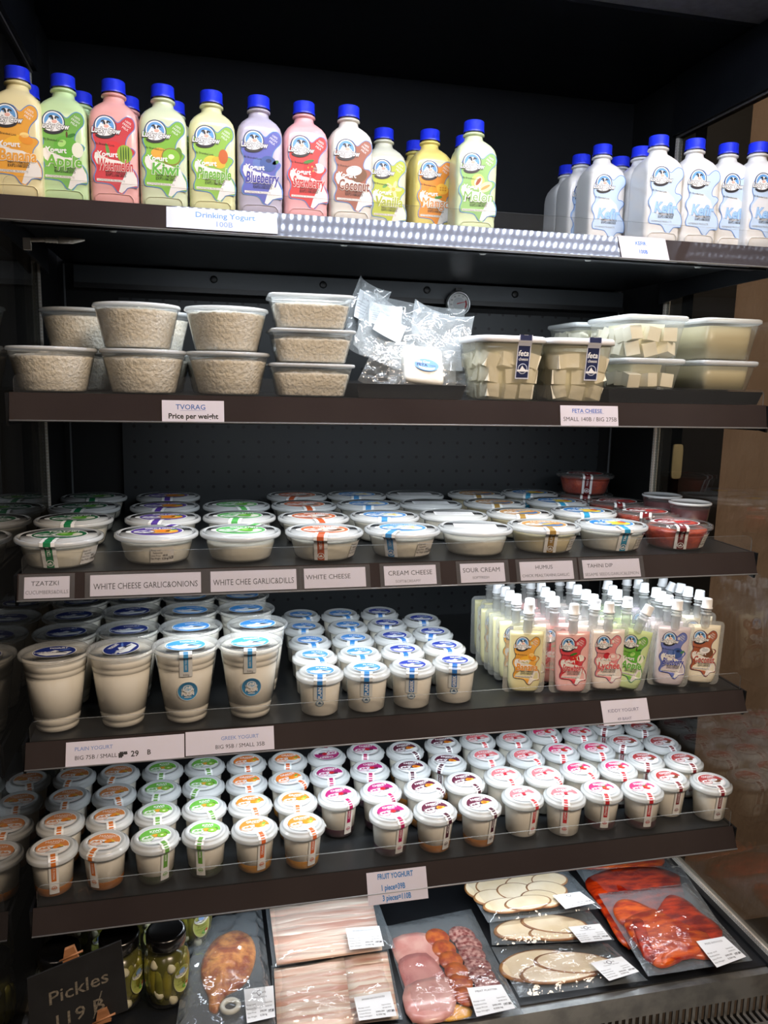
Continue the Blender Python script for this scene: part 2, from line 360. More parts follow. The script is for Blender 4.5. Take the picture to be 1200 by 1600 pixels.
# ------------------------------------------------------------------ price cards
BLUE = flat('#3a6fb5'); LBLUE = flat('#7f93c4'); PURP = flat('#5c5a78')
def card(shelf, u0, u1, d0, d1, lines, label, paper=None, holder=False, tilt=0.0, under=None, sx=1.0):
    S = SH[shelf]; pm = strip_pt(S, 0, .02)
    def xat(u):
        lo, hi = -.65, .65
        for _ in range(40):
            mid = (lo+hi)/2; d = strip_pt(S, mid, .02)-CP
            uu = 600+FPX*d.dot(CR)/d.dot(_f)
            lo, hi = (mid, hi) if uu < u else (lo, mid)
        return lo
    x0, x1 = xat(u0), xat(u1); cx = (x0+x1)/2; w = x1-x0; hh = d1-d0
    o0 = strip_pt(S, cx, (d0+d1)/2, .0012)
    t = thing('price_card', label, 'price card', o0, (-(S[2]-tilt), 0, 0), 'price cards on the shelf rails')
    obj('paper', MB().box(-w/2, w/2, -.0004, 0, -hh/2, hh/2, paper or PAPER), t)
    A = Art()
    for (st, ax, ay, size, m, bold) in lines: A.text(st, ax*w/2, ay*hh/2, size, m, 0, bold=bold, fit=w*.94, sx=sx)
    if under: A.rect(-under*w/2, under*w/2, under_y(lines, hh)-.0002, under_y(lines, hh)+.0001, lines[0][4], 0)
    obj('lettering', A.mb(lambda x, y, e: (x, -.0004-e, y)), t)
    if holder:
        b = .005; obj('clear_holder', MB().box(-w/2-b*1.4, w/2+b*1.4, -.0016, -.0010, -hh/2-.004, hh/2+.004, HOLDER), t)
    return t
def under_y(lines, hh): return lines[0][2]*hh/2-lines[0][3]*.48
card(1, 260, 433, .003, .036, [('Drinking Yogurt', .05, .42, .0125, flat('#5b86c4'), .02), ('100B', .02, -.42, .012, LBLUE, .02)], 'pale card reading Drinking Yogurt 100B on the top shelf rail', paper=mat('glossy_card', '#c9ced8', .25))
card(1, 968, 1042, -.001, .040, [('KEFIR', -.1, .42, .0095, flat('#2f6fd0'), .03), ('100B', -.06, -.32, .0095, flat('#2f6fd0'), .03)], 'white card reading KEFIR 100B on the top shelf rail', sx=.8)
card(2, 253, 350, .008, .0385, [('TVORAG', -.08, .38, .0104, flat('#2f5fa5'), .01), ('Price per weight', .0, -.48, .0105, INK, .03)], 'white card reading TVORAG price per weight', under=.42)
card(2, 875, 965, .006, .0385, [('FETA CHEESE', -.08, .48, .0090, flat('#2f5fb5'), .015), ('SMALL 140B / BIG 275B', .02, -.35, .0095, INK, .015)], 'white card reading FETA CHEESE small 140B big 275B', under=.5)
K3 = [(38, 109, [('TZATZKI', -.08, .38, .0092, INK, 0), ('CUCUMBERS&DILLS', 0, -.45, .0074, GREY, .01)], 'card reading TZATZKI in a clear holder'),
 (141, 314, [('WHITE CHEESE GARLIC&ONIONS', .0, -.1, .0125, INK, 0)], 'long card reading WHITE CHEESE GARLIC&ONIONS'),
 (329, 463, [('WHITE CHEE GARLIC&DILLS', .0, -.1, .0125, INK, 0)], 'card reading WHITE CHEE GARLIC&DILLS'),
 (475, 571, [('WHITE CHEESE', -.22, .12, .0102, INK, 0)], 'card reading WHITE CHEESE alone'),
 (600, 681, [('CREAM CHEESE', .0, .25, .0104, INK, 0), ('SOFT&CREAMY', -.1, -.6, .0060, GREY, .01)], 'card reading CREAM CHEESE soft and creamy'),
 (719, 788, [('SOUR CREAM', -.05, .3, .0104, INK, 0), ('SOFTFRESH', -.1, -.5, .0056, GREY, .01)], 'card reading SOUR CREAM soft fresh'),
 (812, 895, [('HUMUS', -.1, .38, .0092, INK, 0), ('CHICK PEAS,TAHINI,GARLIC', -.05, -.5, .0066, GREY, .01)], 'card reading HUMUS chick peas tahini garlic'),
 (910, 999, [('TAHINI DIP', -.4, .35, .0092, INK, 0), ('SESAME SEEDS,GARLIC&LEMON', .0, -.6, .0072, GREY, .01)], 'card reading TAHINI DIP sesame seeds garlic and lemon')]
for a, b, L, lb in K3: card(3, a, b, .0055, .036, L, lb, holder=True)
card(4, 103, 288, .004, .040, [('PLAIN YOGURT', -.54, .42, .0076, LBLUE, .015), ('BIG 75B / SMALL', -.50, -.28, .0084, INK, .015), ('29', .15, -.28, .0115, INK, .02), ('B', .39, -.25, .0100, INK, .02), ('##', -.05, -.26, .0095, INK, .1)], 'long card reading PLAIN YOGURT big 75B small 29B')
card(4, 290, 428, .002, .037, [('GREEK YOGURT', .22, .25, .0078, LBLUE, .015), ('BIG 95B / SMALL 35B', .22, -.45, .0084, INK, .015)], 'card reading GREEK YOGURT big 95B small 35B')
card(4, 940, 1012, .002, .043, [('KIDDY YOGURT', -.08, .15, .0080, PURP, 0), ('49 BAHT', -.08, -.55, .0070, PURP, 0)], 'white card reading KIDDY YOGURT 49 BAHT')
card(5, 573, 666, .006, .055, [('FRUIT YOGHURT', -.05, .68, .0115, flat('#2c78b8'), .03), ('1 piece=39B', -.15, -.02, .0120, flat('#2c78b8'), .03), ('3 pieces=110B', -.05, -.66, .0120, flat('#2c78b8'), .03)], 'card reading FRUIT YOGHURT 1 piece 39B 3 pieces 110B', sx=.68)

# ------------------------------------------------------------------ flavour artwork
def fruit(A, k, x, y, s, l=3):
    C = flat
    def e(dx, dy, rx, ry, c, q=0, rot=0): A.ell(x+dx*s, y+dy*s, rx*s, ry*s, C(c), l+q, rot, 18)
    if k == 'apple': e(0, 0, .95, .85, '#5fae3a'); e(-.3, .25, .35, .25, '#a9dc7a', 1, .6); e(.1, .95, .08, .25, '#5b4020', 1); e(.45, .9, .35, .14, '#2f7a26', 1, .4); e(.9, -.2, .45, .6, '#e9ecd9', 1)
    elif k == 'banana': e(-.3, 0, 1.0, .35, '#f0b73a', 0, .35); e(.5, .1, .55, .35, '#e8962c', 1, -.3); e(.4, .45, .35, .2, '#f7d88a', 1)
    elif k == 'watermelon': e(-.3, .1, .75, .65, '#d9323a', 0, .2); e(-.75, 0, .14, .55, '#5d9440', 1, .2); e(.6, -.2, .62, .72, '#93b33c', 1); [e(.3+i*.2, -.2, .05, .6, '#2f5a22', 2) for i in range(4)]
    elif k == 'kiwi': e(-.6, .1, .7, .45, '#e3a63a', 0); e(.35, -.1, .8, .7, '#8a6a35', 1); e(.35, -.1, .72, .62, '#84c03a', 2); e(.35, -.1, .25, .2, '#eef2cf', 3); e(.95, .2, .3, .5, '#5c8a2b', 1)
    elif k == 'pineapple': e(-.5, -.1, .6, .4, '#f1cc4a', 0, .4); e(.2, -.2, .6, .45, '#e9b63a', 1, -.4); e(.6, .3, .4, .6, '#c4622a', 2)
    elif k == 'blueberry': e(-.45, 0, .55, .5, '#5b76b8', 0); e(.35, .05, .72, .66, '#3b5a9c', 1); e(.4, .3, .25, .16, '#22345f', 2); e(1.0, .2, .3, .16, '#4f8a4a', 1, .5)
    elif k == 'strawberry': e(.0, -.05, .62, .75, '#c8252e', 0, .3); e(-.15, .6, .5, .14, '#3c7a30', 1, .3); e(.75, .1, .5, .42, '#ede9e2', 0); [e(dx, dy, .05, .07, '#f0c860', 1) for dx, dy in ((-.2, .1), (.15, .2), (0, -.25), (.25, -.15))]
    elif k == 'coconut': e(.3, -.25, .75, .6, '#6e4730', 1, .3); e(-.15, .1, .72, .42, '#e9e9ea', 2, .15); e(-.1, .12, .45, .22, '#c9cdd2', 3, .15)
    elif k == 'vanilla': [e(.25+.42*math.cos(q), .05+.42*math.sin(q), .42, .17, '#eee3a0', 0, q) for q in (0, 1.25, 2.5, 3.8, 5.0)]; e(.25, .05, .2, .18, '#d8b640', 1); e(-.6, .3, .3, .14, '#5f9d4a', 0, .6)
    elif k == 'mango': e(-.25, -.1, .75, .6, '#f0a428', 0, .3); e(.5, .2, .6, .5, '#f5bb3d', 1, -.2); [e(.3+i*.25, .1+j*.22, .09, .08, '#d98b1c', 2) for i in range(3) for j in range(2)]; e(.1, -.6, .4, .14, '#4d8a3a', 1, .2)
    elif k == 'melon': e(-.25, .2, .65, .7, '#b9cf6a', 0, -.3); e(-.2, .2, .35, .5, '#e8ecc0', 1, -.5); e(-.2, .2, .16, .4, '#9b4a2a', 2, -.6); e(.5, -.25, .7, .42, '#dfe6a8', 2, .5); e(.5, -.28, .5, .13, '#d79a55', 3, .5)
    elif k == 'lychee': e(-.4, .1, .45, .45, '#c5283a', 0); e(.35, -.05, .6, .5, '#e6b6b4', 1); e(.35, .05, .3, .2, '#f4e3e0', 2)
    elif k == 'orange': e(-.1, 0, .65, .6, '#f08a22', 1); e(.45, -.1, .6, .5, '#f7ae3a', 0); e(.45, -.1, .35, .28, '#fbd27a', 1); e(.85, .45, .4, .2, '#59b04a', 1, .5)
    elif k == 'peach': e(-.1, -.05, .6, .45, '#e88a2a', 1, .3); e(.4, -.1, .5, .35, '#e9c24e', 0, .2); e(.45, -.35, .5, .12, '#5b3a4a', 1, .2); e(.1, .3, .4, .2, '#cfc04a', 0, .3)
    elif k == 'cherry': e(-.35, 0, .5, .45, '#c8242c', 1); e(.35, -.1, .5, .4, '#7a1f45', 0); e(.1, -.45, .7, .14, '#4e5560', 1, .1)
    elif k == 'passion': e(.1, 0, .6, .5, '#e8952a', 1); e(.15, 0, .35, .3, '#c7601d', 2); e(-.4, -.05, .45, .4, '#4b2233', 0); e(.7, -.1, .35, .3, '#f0c04a', 0)
def logo(A, x, y, s, l=4, rim='#1c2c4e', sky='#5e9bd6', rot=0):
    """round emblem: blue sky, white peaks, cow head, script lettering over a swoosh"""
    C = flat
    A.ell(x, y, 1.0*s, 1.0*s, C(rim), l, n=28); A.ell(x, y, .91*s, .91*s, C('#e8edf2'), l+1, n=28); A.ell(x, y, .80*s, .80*s, C(sky), l+2, n=28)
    A.poly([(x-.75*s, y-.25*s), (x-.35*s, y+.35*s), (x-.15*s, y+.1*s), (x+.1*s, y+.45*s), (x+.4*s, y+.1*s), (x+.78*s, y-.2*s), (x+.4*s, y-.6*s), (x-.4*s, y-.6*s)], C('#f3f5f7'), l+3)
    A.ell(x+.06*s, y+.22*s, .24*s, .34*s, C('#f4f2f0'), l+4, .15, 16); A.ell(x-.08*s, y+.32*s, .10*s, .2*s, C('#26262c'), l+5, .25, 10); A.ell(x+.19*s, y+.36*s, .08*s, .14*s, C('#26262c'), l+5, -.2, 10)
    A.ell(x+.10*s, y+.02*s, .23*s, .15*s, C('#e8b4a6'), l+6, .1, 14); A.ell(x+.36*s, y+.42*s, .17*s, .07*s, C('#26262c'), l+4, -.5, 10); A.ell(x-.24*s, y+.46*s, .17*s, .07*s, C('#26262c'), l+4, .5, 10)
    A.ell(x+.0*s, y-.66*s, .92*s, .42*s, C('#23242c'), l+3, .12, 20, PI, 2*PI); A.ell(x+.0*s, y-.56*s, .72*s, .28*s, C('#f0f2f4'), l+4, .12, 20, PI, 2*PI)
    A.otext('Lucky Cow', x+.06*s, y-.36*s, .70*s, WHITE, C('#23252d'), l+7, ob=.085, shear=.15, sx=.80)
LAB = [(440, 400), (500, 410), (545, 450), (585, 418), (625, 395), (668, 408), (690, 450), (685, 500), (650, 540), (625, 575), (612, 620), (622, 650), (660, 655), (688, 680), (680, 710), (655, 740), (640, 775), (655, 815), (690, 860), (708, 920), (700, 985), (665, 988), (622, 995), (600, 1020), (570, 1052), (530, 1040), (500, 1000), (470, 975), (400, 968), (345, 960), (335, 910), (352, 860), (348, 820), (322, 770), (325, 720), (350, 680), (352, 640), (332, 590), (335, 540), (345, 490), (365, 440), (395, 415)]
def bottle_art(fl, k, main, txt, ring='#4e86c6', milk='#e9e6e2', K=1.0, plain=False, dim=False):
    A = Art(); s = .0685/425*K
    T = lambda px, py: ((px-510)*s, (1150-py)*s*.985)
    o = smooth([T(*p) for p in LAB], 3)
    A.poly(o, flat(ring), 0); A.poly(inset(o, .0011*K), flat(main), 1)
    o2 = inset(o, .0013*K)
    if not plain:
        A.poly([T(*p) for p in ((352, 715), (372, 705), (400, 735), (470, 760), (560, 770), (600, 790), (480, 810), (390, 820), (362, 800), (345, 755))], flat(milk), 2)
        A.poly([T(*p) for p in ((600, 870), (645, 790), (668, 855), (694, 905), (698, 970), (655, 978), (612, 992), (592, 1015), (566, 1040), (540, 1030), (560, 960))], flat(milk), 2)
        x, y = T(535, 688); fruit(A, k, x, y, 104*s, 3)
        A.rect(*[T(*p)[0] for p in ((360, 0), (600, 0))], *[T(0, p)[1] for p in (948, 928)], flat(milk), 3)
        x, y = T(455, 720); A.text('Yogurt', x, y, 62*s, WHITE, 8, bold=.03, sx=.95)
        x, y = T(520, 808); A.otext(fl, x, y, 130*s, flat(txt), flat('#eef0ea'), 9, ob=.055, fit=292*s, shear=.08)
        x, y = T(632, 470); A.rect(x-28*s, x+28*s, y-26*s, y+30*s, flat(main), 2)
        for i, w_ in enumerate(('100%', 'FRESH', 'MILK')): x, y = T(632-i*12, 445+i*26); A.text(w_, x, y, 27*s, WHITE, 4, rot=-.5)
    else:
        A.poly([T(*p) for p in ((350, 720), (420, 640), (520, 640), (600, 700), (630, 770), (600, 860), (480, 880), (370, 850), (335, 770))], flat('#d7dbe0'), 2)
        x, y = T(515, 800); A.otext(fl, x, y, 140*s, flat(txt), flat('#6f9ed6'), 9, ob=.05, fit=250*s, shear=.12)
    x, y = T(525, 868); A.text('MFG11/08/2025', x, y, 30*s, INK, 9, bold=.01, sx=.9); A.text('EXP21/08/2025', x-4*s, y-24*s, 30*s, INK, 9, bold=.01, sx=.9)
    x, y = T(480, 938); A.text('HOMEMADE PRODUCTS', x, y, 25*s, flat('#8d8d8a'), 5, fit=225*s)
    x, y = T(435, 615-38); A.text('By Branded Link', x, y-62*s, 24*s, INK, 6, rot=-.08)
    x, y = T(443, 492); logo(A, x, y, 92*s, 5)
    return A

def spread(p, dmin, lst, xr=GX-.0425):
    """keep a cup from passing through those already stood on the shelf"""
    p = Vector((max(-xr, min(xr, p.x)), p.y))
    for _ in range(12):
        for q in lst:
            d = p-q
            if 1e-6 < d.length < dmin: p = q+d.normalized()*dmin
    p.x = max(-xr, min(xr, p.x))
    lst.append(p.copy()); return p

# ------------------------------------------------------------------ drinking yogurt bottles
BCAP = mat('blue_cap_plastic', '#1c2fd0', .35, coat=.2); HB = .177
def bottle_meshes(key, liquid, A):
    L = mat('bottle_'+key, liquid, .28, coat=.5, sss=.0); h = .0331
    b = MB()
    lv = [(0, h*.86, h*.86, 5), (.0015, h*.94, h*.94, 6), (.005, h*.985, h*.985, 7), (.018, h, h, 7.5), (.022, h*.985, h*.985, 7.5), (.026, h, h, 7.5), (.112, h, h, 7.5), (.122, h*.985, h*.985, 6), (.130, h*.93, h*.93, 4.6), (.137, h*.80, h*.80, 3.6), (.143, h*.62, h*.62, 2.7), (.147, h*.47, h*.47, 2.2), (.150, .0148, .0148, 2), (.1525, .0142, .0142, 2)]
    b.loft(lv, L, 48, (True, False))
    b.tube([(-.026, -h-.0001, .004), (-.0255, -h-.0002, .014), (-.021, -h-.0002, .0185), (0, -h-.0002, .0195), (.021, -h-.0002, .0185), (.0255, -h-.0002, .014), (.026, -h-.0001, .004)], .0007, L, 6)
    nk = MB().lathe([(.0142, .1525), (.0142, .1545), (.0172, .155), (.0172, .157), (.0142, .1575), (.0142, .162)], mat('bottle_neck_'+key, liquid, .2, coat=.6), 28)
    cp = MB(); n = 72; vs = []; fs = []
    rr = lambda i: .0163+(.00045 if i % 2 else 0)
    prof = [(.160, 1, 0), (.1602, 1, 1), (.1625, 1.0, 1), (.1632, .965, 1), (.176, .955, 1), (.177, .91, 0), (.177, .0, 0)]
    for z, k, rib in prof:
        for i in range(n): a = 2*PI*i/n; r = (rr(i) if rib else .0165)*k; vs.append((r*math.cos(a), r*math.sin(a), z))
    for k in range(len(prof)-1):
        for i in range(n): j = (i+1) % n; fs.append((k*n+i, k*n+j, (k+1)*n+j, (k+1)*n+i))
    cp.add(vs, fs, BCAP, True)
    lab = A.mb(lambda x, y, e: (x+.0012, -h-.00025-e, y+.003), .00009)
    return dict(body=b.mesh('body'), neck=nk.mesh('neck'), cap=cp.mesh('cap'), label=lab.mesh('label'))
FLV = {'Banana': ('banana', '#ddd2a2', '#e6a43c', '#e8a23c'), 'Apple': ('apple', '#bcd8a4', '#6fae4c', '#6cb13e'), 'Watermelon': ('watermelon', '#e0a6a2', '#c93a44', '#c8323c'), 'Kiwi': ('kiwi', '#cdd6b4', '#7cb63c', '#5fae3e'),
 'Pineapple': ('pineapple', '#dadba8', '#8fbf4a', '#6cae3a'), 'Blueberry': ('blueberry', '#b7b2c2', '#5a62b4', '#3c3f9c'), 'Strawberry': ('strawberry', '#e8aeb0', '#cc3a3e', '#c02c34'), 'Coconut': ('coconut', '#d8d4ca', '#9a5b4a', '#7c3f30'),
 'Vanilla': ('vanilla', '#d6d8c4', '#b9c43c', '#a8b42e'), 'Mango': ('mango', '#e6d57c', '#e8912e', '#e88a28'), 'Melon': ('melon', '#d3e0b4', '#8ab86a', '#78b04e')}
BM = {}
for fl, (k, liq, main, tx) in FLV.items(): BM[fl] = bottle_meshes(fl, liq, bottle_art(fl, k, main, tx))
BM['Kefir'] = bottle_meshes('Kefir', '#dcdcda', bottle_art('Kefir', '', '#b9d0ea', '#9cc4ee', plain=True, ring='#4a7fc8'))
placed1 = []
def bottle(fl, u, v, rz, label, group, H=HB):
    p = at_z(u, v, Z1+H)
    p.x = max(-GX+.035, min(GX-.035, p.x))
    q = spread(p.to_2d(), .0668 if (fl == 'Kefir' or 'second-row' in label) else .0, placed1, GX-.035); p.x, p.y = q.x, q.y
    t = thing('yogurt_bottle', label, 'bottle', (p.x, p.y, Z1), (0, 0, rz), group)
    for n in ('body', 'neck', 'cap', 'label'): obj(n, BM[fl][n], t)
    return t
g = 'drinking yogurt bottles in the front row'
for fl, u, v, rz in [('Banana', 18, 107, 0), ('Apple', 98, 120, 0), ('Watermelon', 177, 128, .0), ('Kiwi', 254, 136, .0), ('Pineapple', 330, 145, .0), ('Blueberry', 404, 153, .0), ('Strawberry', 475, 162, .02), ('Coconut', 545, 168, .02), ('Vanilla', 600, 203, .03), ('Mango', 672, 205, .03), ('Melon', 741, 191, -.08)]:
    bottle(fl, u, v, rz, '%s %s drinking yogurt bottle with blue cap in the front row' % ({'Banana': 'cream', 'Apple': 'pale green', 'Watermelon': 'pink', 'Kiwi': 'grey-green', 'Pineapple': 'pale yellow', 'Blueberry': 'lilac', 'Strawberry': 'rose', 'Coconut': 'white', 'Vanilla': 'ivory', 'Mango': 'yellow', 'Melon': 'light green'}[fl], fl.lower()), g)
for fl, u, v in [('Banana', 40, 133), ('Apple', 125, 146), ('Watermelon', 197, 153), ('Kiwi', 266, 160), ('Mango', 655, 218), ('Melon', 714, 212)]:
    bottle(fl, u, v, 0, 'second-row %s yogurt bottle, only its cap edge showing behind the front %s bottle' % (fl.lower(), fl.lower()), 'drinking yogurt bottles in the second row')
g = 'kefir bottles at the right of the top shelf'
for u, v, lb in [(942, 228, 'white kefir bottle, leftmost of the front kefir row, side turned to view'), (1030, 214, 'white kefir bottle directly right of the KEFIR card, tallest looking'), (1086, 219, 'white kefir bottle third from the left in the front kefir row'), (1139, 226, 'white kefir bottle fourth from the left in the front kefir row'), (1190, 227, 'white kefir bottle against the right side glass'),
                 (910, 243, 'second-row white kefir bottle just left of the leftmost front one'), (887, 260, 'rearmost white kefir bottle at the far left end of the kefirs'), (970, 247, 'kefir bottle with its cap low between the two leftmost front kefirs'), (997, 232, 'second-row kefir bottle left of the tallest front one')]:
    bottle('Kefir', u, v, -.03, lb, g)

# ------------------------------------------------------------------ round cups and tubs: shared builders
YOG = mat('white_yogurt', '#fbf7ea', .4); CREAM = mat('cream_cheese_white', '#e6e2d4', .5, bump=.5, bscale=70, bdist=.003, noisec='#dcd8c8', nscale=25)
def wrapper(path):
    """wrap art on a turned surface: v runs down along (r,z) path, u around it; front faces -y"""
    P = [Vector(p) for p in path]; D = [0]
    for a, b in zip(P, P[1:]): D.append(D[-1]+(b-a).length)
    def fn(u, v, e):
        d = min(max(v, 0), D[-1]-1e-6); k = max(i for i in range(len(P)-1) if D[i] <= d)
        t = (d-D[k])/(D[k+1]-D[k]); p = P[k].lerp(P[k+1], t); q = (P[k+1]-P[k]).normalized(); n = Vector((-q.y, q.x))
        p = p+n*e; x = u
        if abs(x) < p.x*.98: y = -math.sqrt(p.x**2-x*x)
        else: y = 0
        if q.x > .8: y = -p.x
        return (x, y, p.y)
    return fn, D
def seal(path, wd, col, text, mark=True, full=False, white='#eef0f0', size=.0055, bands=False):
    fn, D = wrapper(path); A = Art(); L = D[-1]; nv = 26; W_ = flat(white); C_ = flat(col)
    A.rect(-wd/2, wd/2, 0, L, W_, 0, 6, nv)
    cw = wd*.25
    top = D[3]
    if bands:
        A.rect(-wd*.27, wd*.27, 0, L, C_, 1, 4, nv); A.rect(-wd*.08, wd*.08, 0, top*.7, W_, 2, 2, 6)
    else:
        A.rect(-cw, cw, 0, (L if full else top+(L-top)*.64), C_, 1, 4, nv)
    A.text(text, 0, top+(L-top)*.36, size, WHITE, 3, rot=PI/2 if False else -PI/2, bold=.02, fit=(L-top)*.44)
    if mark:
        c = WHITE if (full or bands) else C_; cy_ = top+(L-top)*.83; r = wd*.26
        A.ell(0, cy_, r, r, c, 2, n=14); A.ell(0, cy_, r*.78, r*.78, C_ if (full or bands) else W_, 3, n=14)
        A.poly([(-r*.6, cy_+r*.3), (-r*.1, cy_-r*.5), (r*.3, cy_), (r*.7, cy_-r*.2), (r*.5, cy_+r*.4)], c, 4)
        A.rect(-r*1.2, r*1.2, cy_+.0*r, cy_+r*.28, c, 5)
    # art y is "down the path": mirror so faces point outward
    mb = MB()
    for vs, fs, m, l in A.it: mb.add([fn(-x, y, (l+1)*.00010) for x, y in vs], fs, m)
    return mb
def lid_sticker(r, main, name, kind, oval=1.0, z=0, logoc=None, pic=True, half=True, two=None, ncol=None):
    A = Art(); Wt = flat('#eef0f1')
    A.ell(0, 0, r*1.05, r*1.05*oval, Wt, 0, n=36); A.ell(-r*.86, -r*.02, r*.34, r*.3, Wt, 0, n=16)
    A.ell(0, 0, r, r*oval, flat(main), 1, n=36)
    if half:
        A.ell(0, 0, r*.985, r*.985*oval, Wt, 2, n=30, a0=PI*1.03, a1=PI*1.97)
        A.ell(-.05*r, -.02*r, r*.8, r*.2*oval, Wt, 2, rot=-.1)
    if two: A.ell(r*.25, -.1*r, r*.6, r*.55*oval, flat(two), 2, n=24)
    A.text(name, .1*r, .62*r*oval, .34*r, ncol or WHITE, 4, bold=.03, fit=1.15*r)
    A.rect(-.15*r, .4*r, .36*r*oval, .41*r*oval, WHITE, 4)
    if pic: fruit(A, kind, .3*r, -.02*r, .42*r, 4)
    lc = logoc or main
    A.ell(-.5*r, -.18*r, .44*r, .34*r, flat(lc), 7, n=20); A.ell(-.5*r, -.18*r, .39*r, .29*r, Wt, 8, n=20)
    A.poly([(-.78*r, -.2*r), (-.62*r, .02*r), (-.5*r, -.1*r), (-.34*r, .06*r), (-.2*r, -.18*r)], flat(lc), 9)
    A.otext('Lucky Cow', -.48*r, -.28*r, .2*r, WHITE, flat(lc), 10, ob=.09, sx=.85)
    for i in range(2): A.rect(-.35*r, .45*r-.12*r*i, -(.58+.13*i)*r*oval, -(.53+.13*i)*r*oval, flat('#8a8f98'), 6)
    return A.mb(lambda x, y, e: (x, y, z+e), .00008)
def add_parts(t, spec, rs=0.0, rl=0.0):
    for name, me in spec:
        rot = (0, 0, 0)
        if name == 'seal_strip': rot = (0, 0, rs)
        elif name == 'lid_sticker': rot = (0, 0, rl)
        obj(name, me, t, rot=rot)
def view_rot(p): return math.atan2(p.x-CP.x, p.y-CP.y)   # how far the front that faces the camera is turned from -y

# fruit yoghurt cups -------------------------------------------------
HF = .070
FP = [(.0240, .0719), (.0338, .0719), (.0358, .0680), (.0396, .0674), (.0404, .0600), (.0352, .0555), (.0302, .0090)]
lidF = MB().lathe([(.0338, .0570), (.0392, .0585), (.0396, .0600), (.0394, .0640), (.0386, .0662), (.0352, .0664), (.0345, .0690), (.0335, .0705), (.0315, .0712), (.0300, .0712), (.0285, .0700), (.0001, .0700)], FROST, 40)
lidF.box(.0385, .0412, -.004, .004, .0600, .0612, FROST); lidF = lidF.mesh('lid')
cupF = MB().lathe([(.0001, .0008), (.026, .0008), (.0285, .003), (.0295, .006), (.0338, .0575)], CLEARCUP, 36).mesh('cup')
yogF = MB().lathe([(.0001, .0140), (.0262, .0145), (.0292, .0160), (.0326, .0560), (.0318, .0585), (.0001, .0590)], YOG, 32).mesh('yoghurt')
yogFfull = MB().lathe([(.0001, .0015), (.0255, .0015), (.0284, .0045), (.0326, .0560), (.0318, .0585), (.0001, .0590)], YOG, 32).mesh('yoghurt')
def squeeze(me, k=.958):
    for v in me.vertices: v.co.x *= k; v.co.y *= k
    return me
for me_ in (lidF, cupF, yogF, yogFfull): squeeze(me_)
def compote(col): return MB().lathe([(.0001, .0012), (.0255, .0012), (.0284, .0045), (.0296, .0165), (.029, .0175), (.0001, .0175)], mat('compote_'+col.strip('#'), col, .25, spec=.8, noisec=col, bump=.5, bscale=120), 32).mesh('compote').copy()
FR = {  # flavour: colour name, main colour, fruit picture, strip word, compote colour
 'mango': ('ochre-orange', '#d98a4e', 'peach', 'MANGO & CHIA', '#a8661c', '#d5762c'), 'kiwi': ('green', '#6cb648', 'kiwi', 'KIWI', '#2f3a1a', '#6aa544'), 'orange': ('orange', '#ee8430', 'orange', 'ORANGE', '#c98a1e', '#de6a30'),
 'cherry': ('magenta', '#a8246c', 'cherry', 'CHERRY', '#3a0e22', '#b0185c'), 'passion': ('maroon', '#5a2238', 'passion', 'PEACH', '#b8731e', '#4a1c2c'), 'lychee': ('pink', '#e07078', 'lychee', 'LYCHEE', None, '#d03a40'),
 'strawberry': ('crimson', '#d8306a', 'strawberry', 'STRAWBERRY', '#4c1620', '#c02830'), 'coconut': ('brown-red', '#a83c3c', 'coconut', 'COCONUT', None, '#7c2028')}
FM = {}
for k, (cn, mc, pic, wd, cmp_, sc_) in FR.items():
    sp = [('cup', cupF), ('yoghurt', yogF if cmp_ else yogFfull)]
    if cmp_: sp.append(('compote', squeeze(compote(cmp_))))
    sp += [('lid', lidF), ('lid_sticker', lid_sticker(.0240, mc, k.upper() if k != 'mango' else 'MANGO', pic, .92, .0701, half=True).mesh('lid_sticker')), ('seal_strip', squeeze(seal(FP, .0145, sc_, wd, size=.0052).mesh('seal_strip'), .962))]
    FM[k] = sp
FCOLS = [('mango', [(75, 1324, 0), (92, 1282, -.1), (102, 1243, -.2), (114, 1212, -.4)]),
 ('mango', [(161, 1313, -.6), (169, 1275, .05), (176, 1239, .2), (185, 1206, -.4)]),
 ('kiwi', [(242, 1303, .48), (245, 1268, 0), (248, 1233, -.2), (254, 1201, -.1)]),
 ('kiwi', [(321, 1296, -.28), (319, 1259, .4), (318, 1225, -.5), (320, 1194, .2)]),
 ('orange', [(397, 1287, .38), (391, 1254, .3), (385, 1221, .15), (385, 1191, .1)]),
 ('orange', [(472, 1284, .55), (463, 1250, .1), (452, 1218, .9), (451, 1186, 0)]),
 ('cherry', [(529, 1241, .6), (515, 1207, .1), (509, 1179, 3.2)]),
 ('cherry', [(611, 1268, .55), (595, 1233, .65), (578, 1200, .05), (571, 1171, 0)]),
 ('passion', [(679, 1261, .75), (663, 1229, 1.2), (643, 1199, .1), (633, 1170, .75)]),
 ('passion', [(750, 1255, .8), (726, 1219, .8), (699, 1188, -.4), (692, 1160, .4)]),
 ('lychee', [(823, 1241, .75), (788, 1210, .5), (760, 1180, .35), (748, 1154, .5)]),
 ('lychee', [(887, 1237, .1), (853, 1209, 1.0), (822, 1180, .8), (805, 1154, .3)]),
 ('strawberry', [(947, 1232, .3), (909, 1201, .8), (878, 1172, .2), (857, 1144, .7)]),
 ('strawberry', [(1007, 1226, .45), (972, 1196, .4), (936, 1168, .4), (912, 1141, .3)]),
 ('coconut', [(1058, 1218, .65), (1021, 1187, .2), (988, 1160, -.1), (962, 1135, -.1)]),
 ('coconut', [(1120, 1215, .6), (1080, 1183, .6), (1043, 1157, .7), (1009, 1133, .2)])]
ROWN = ['front row', 'second row', 'third row', 'fourth row', 'fifth row']
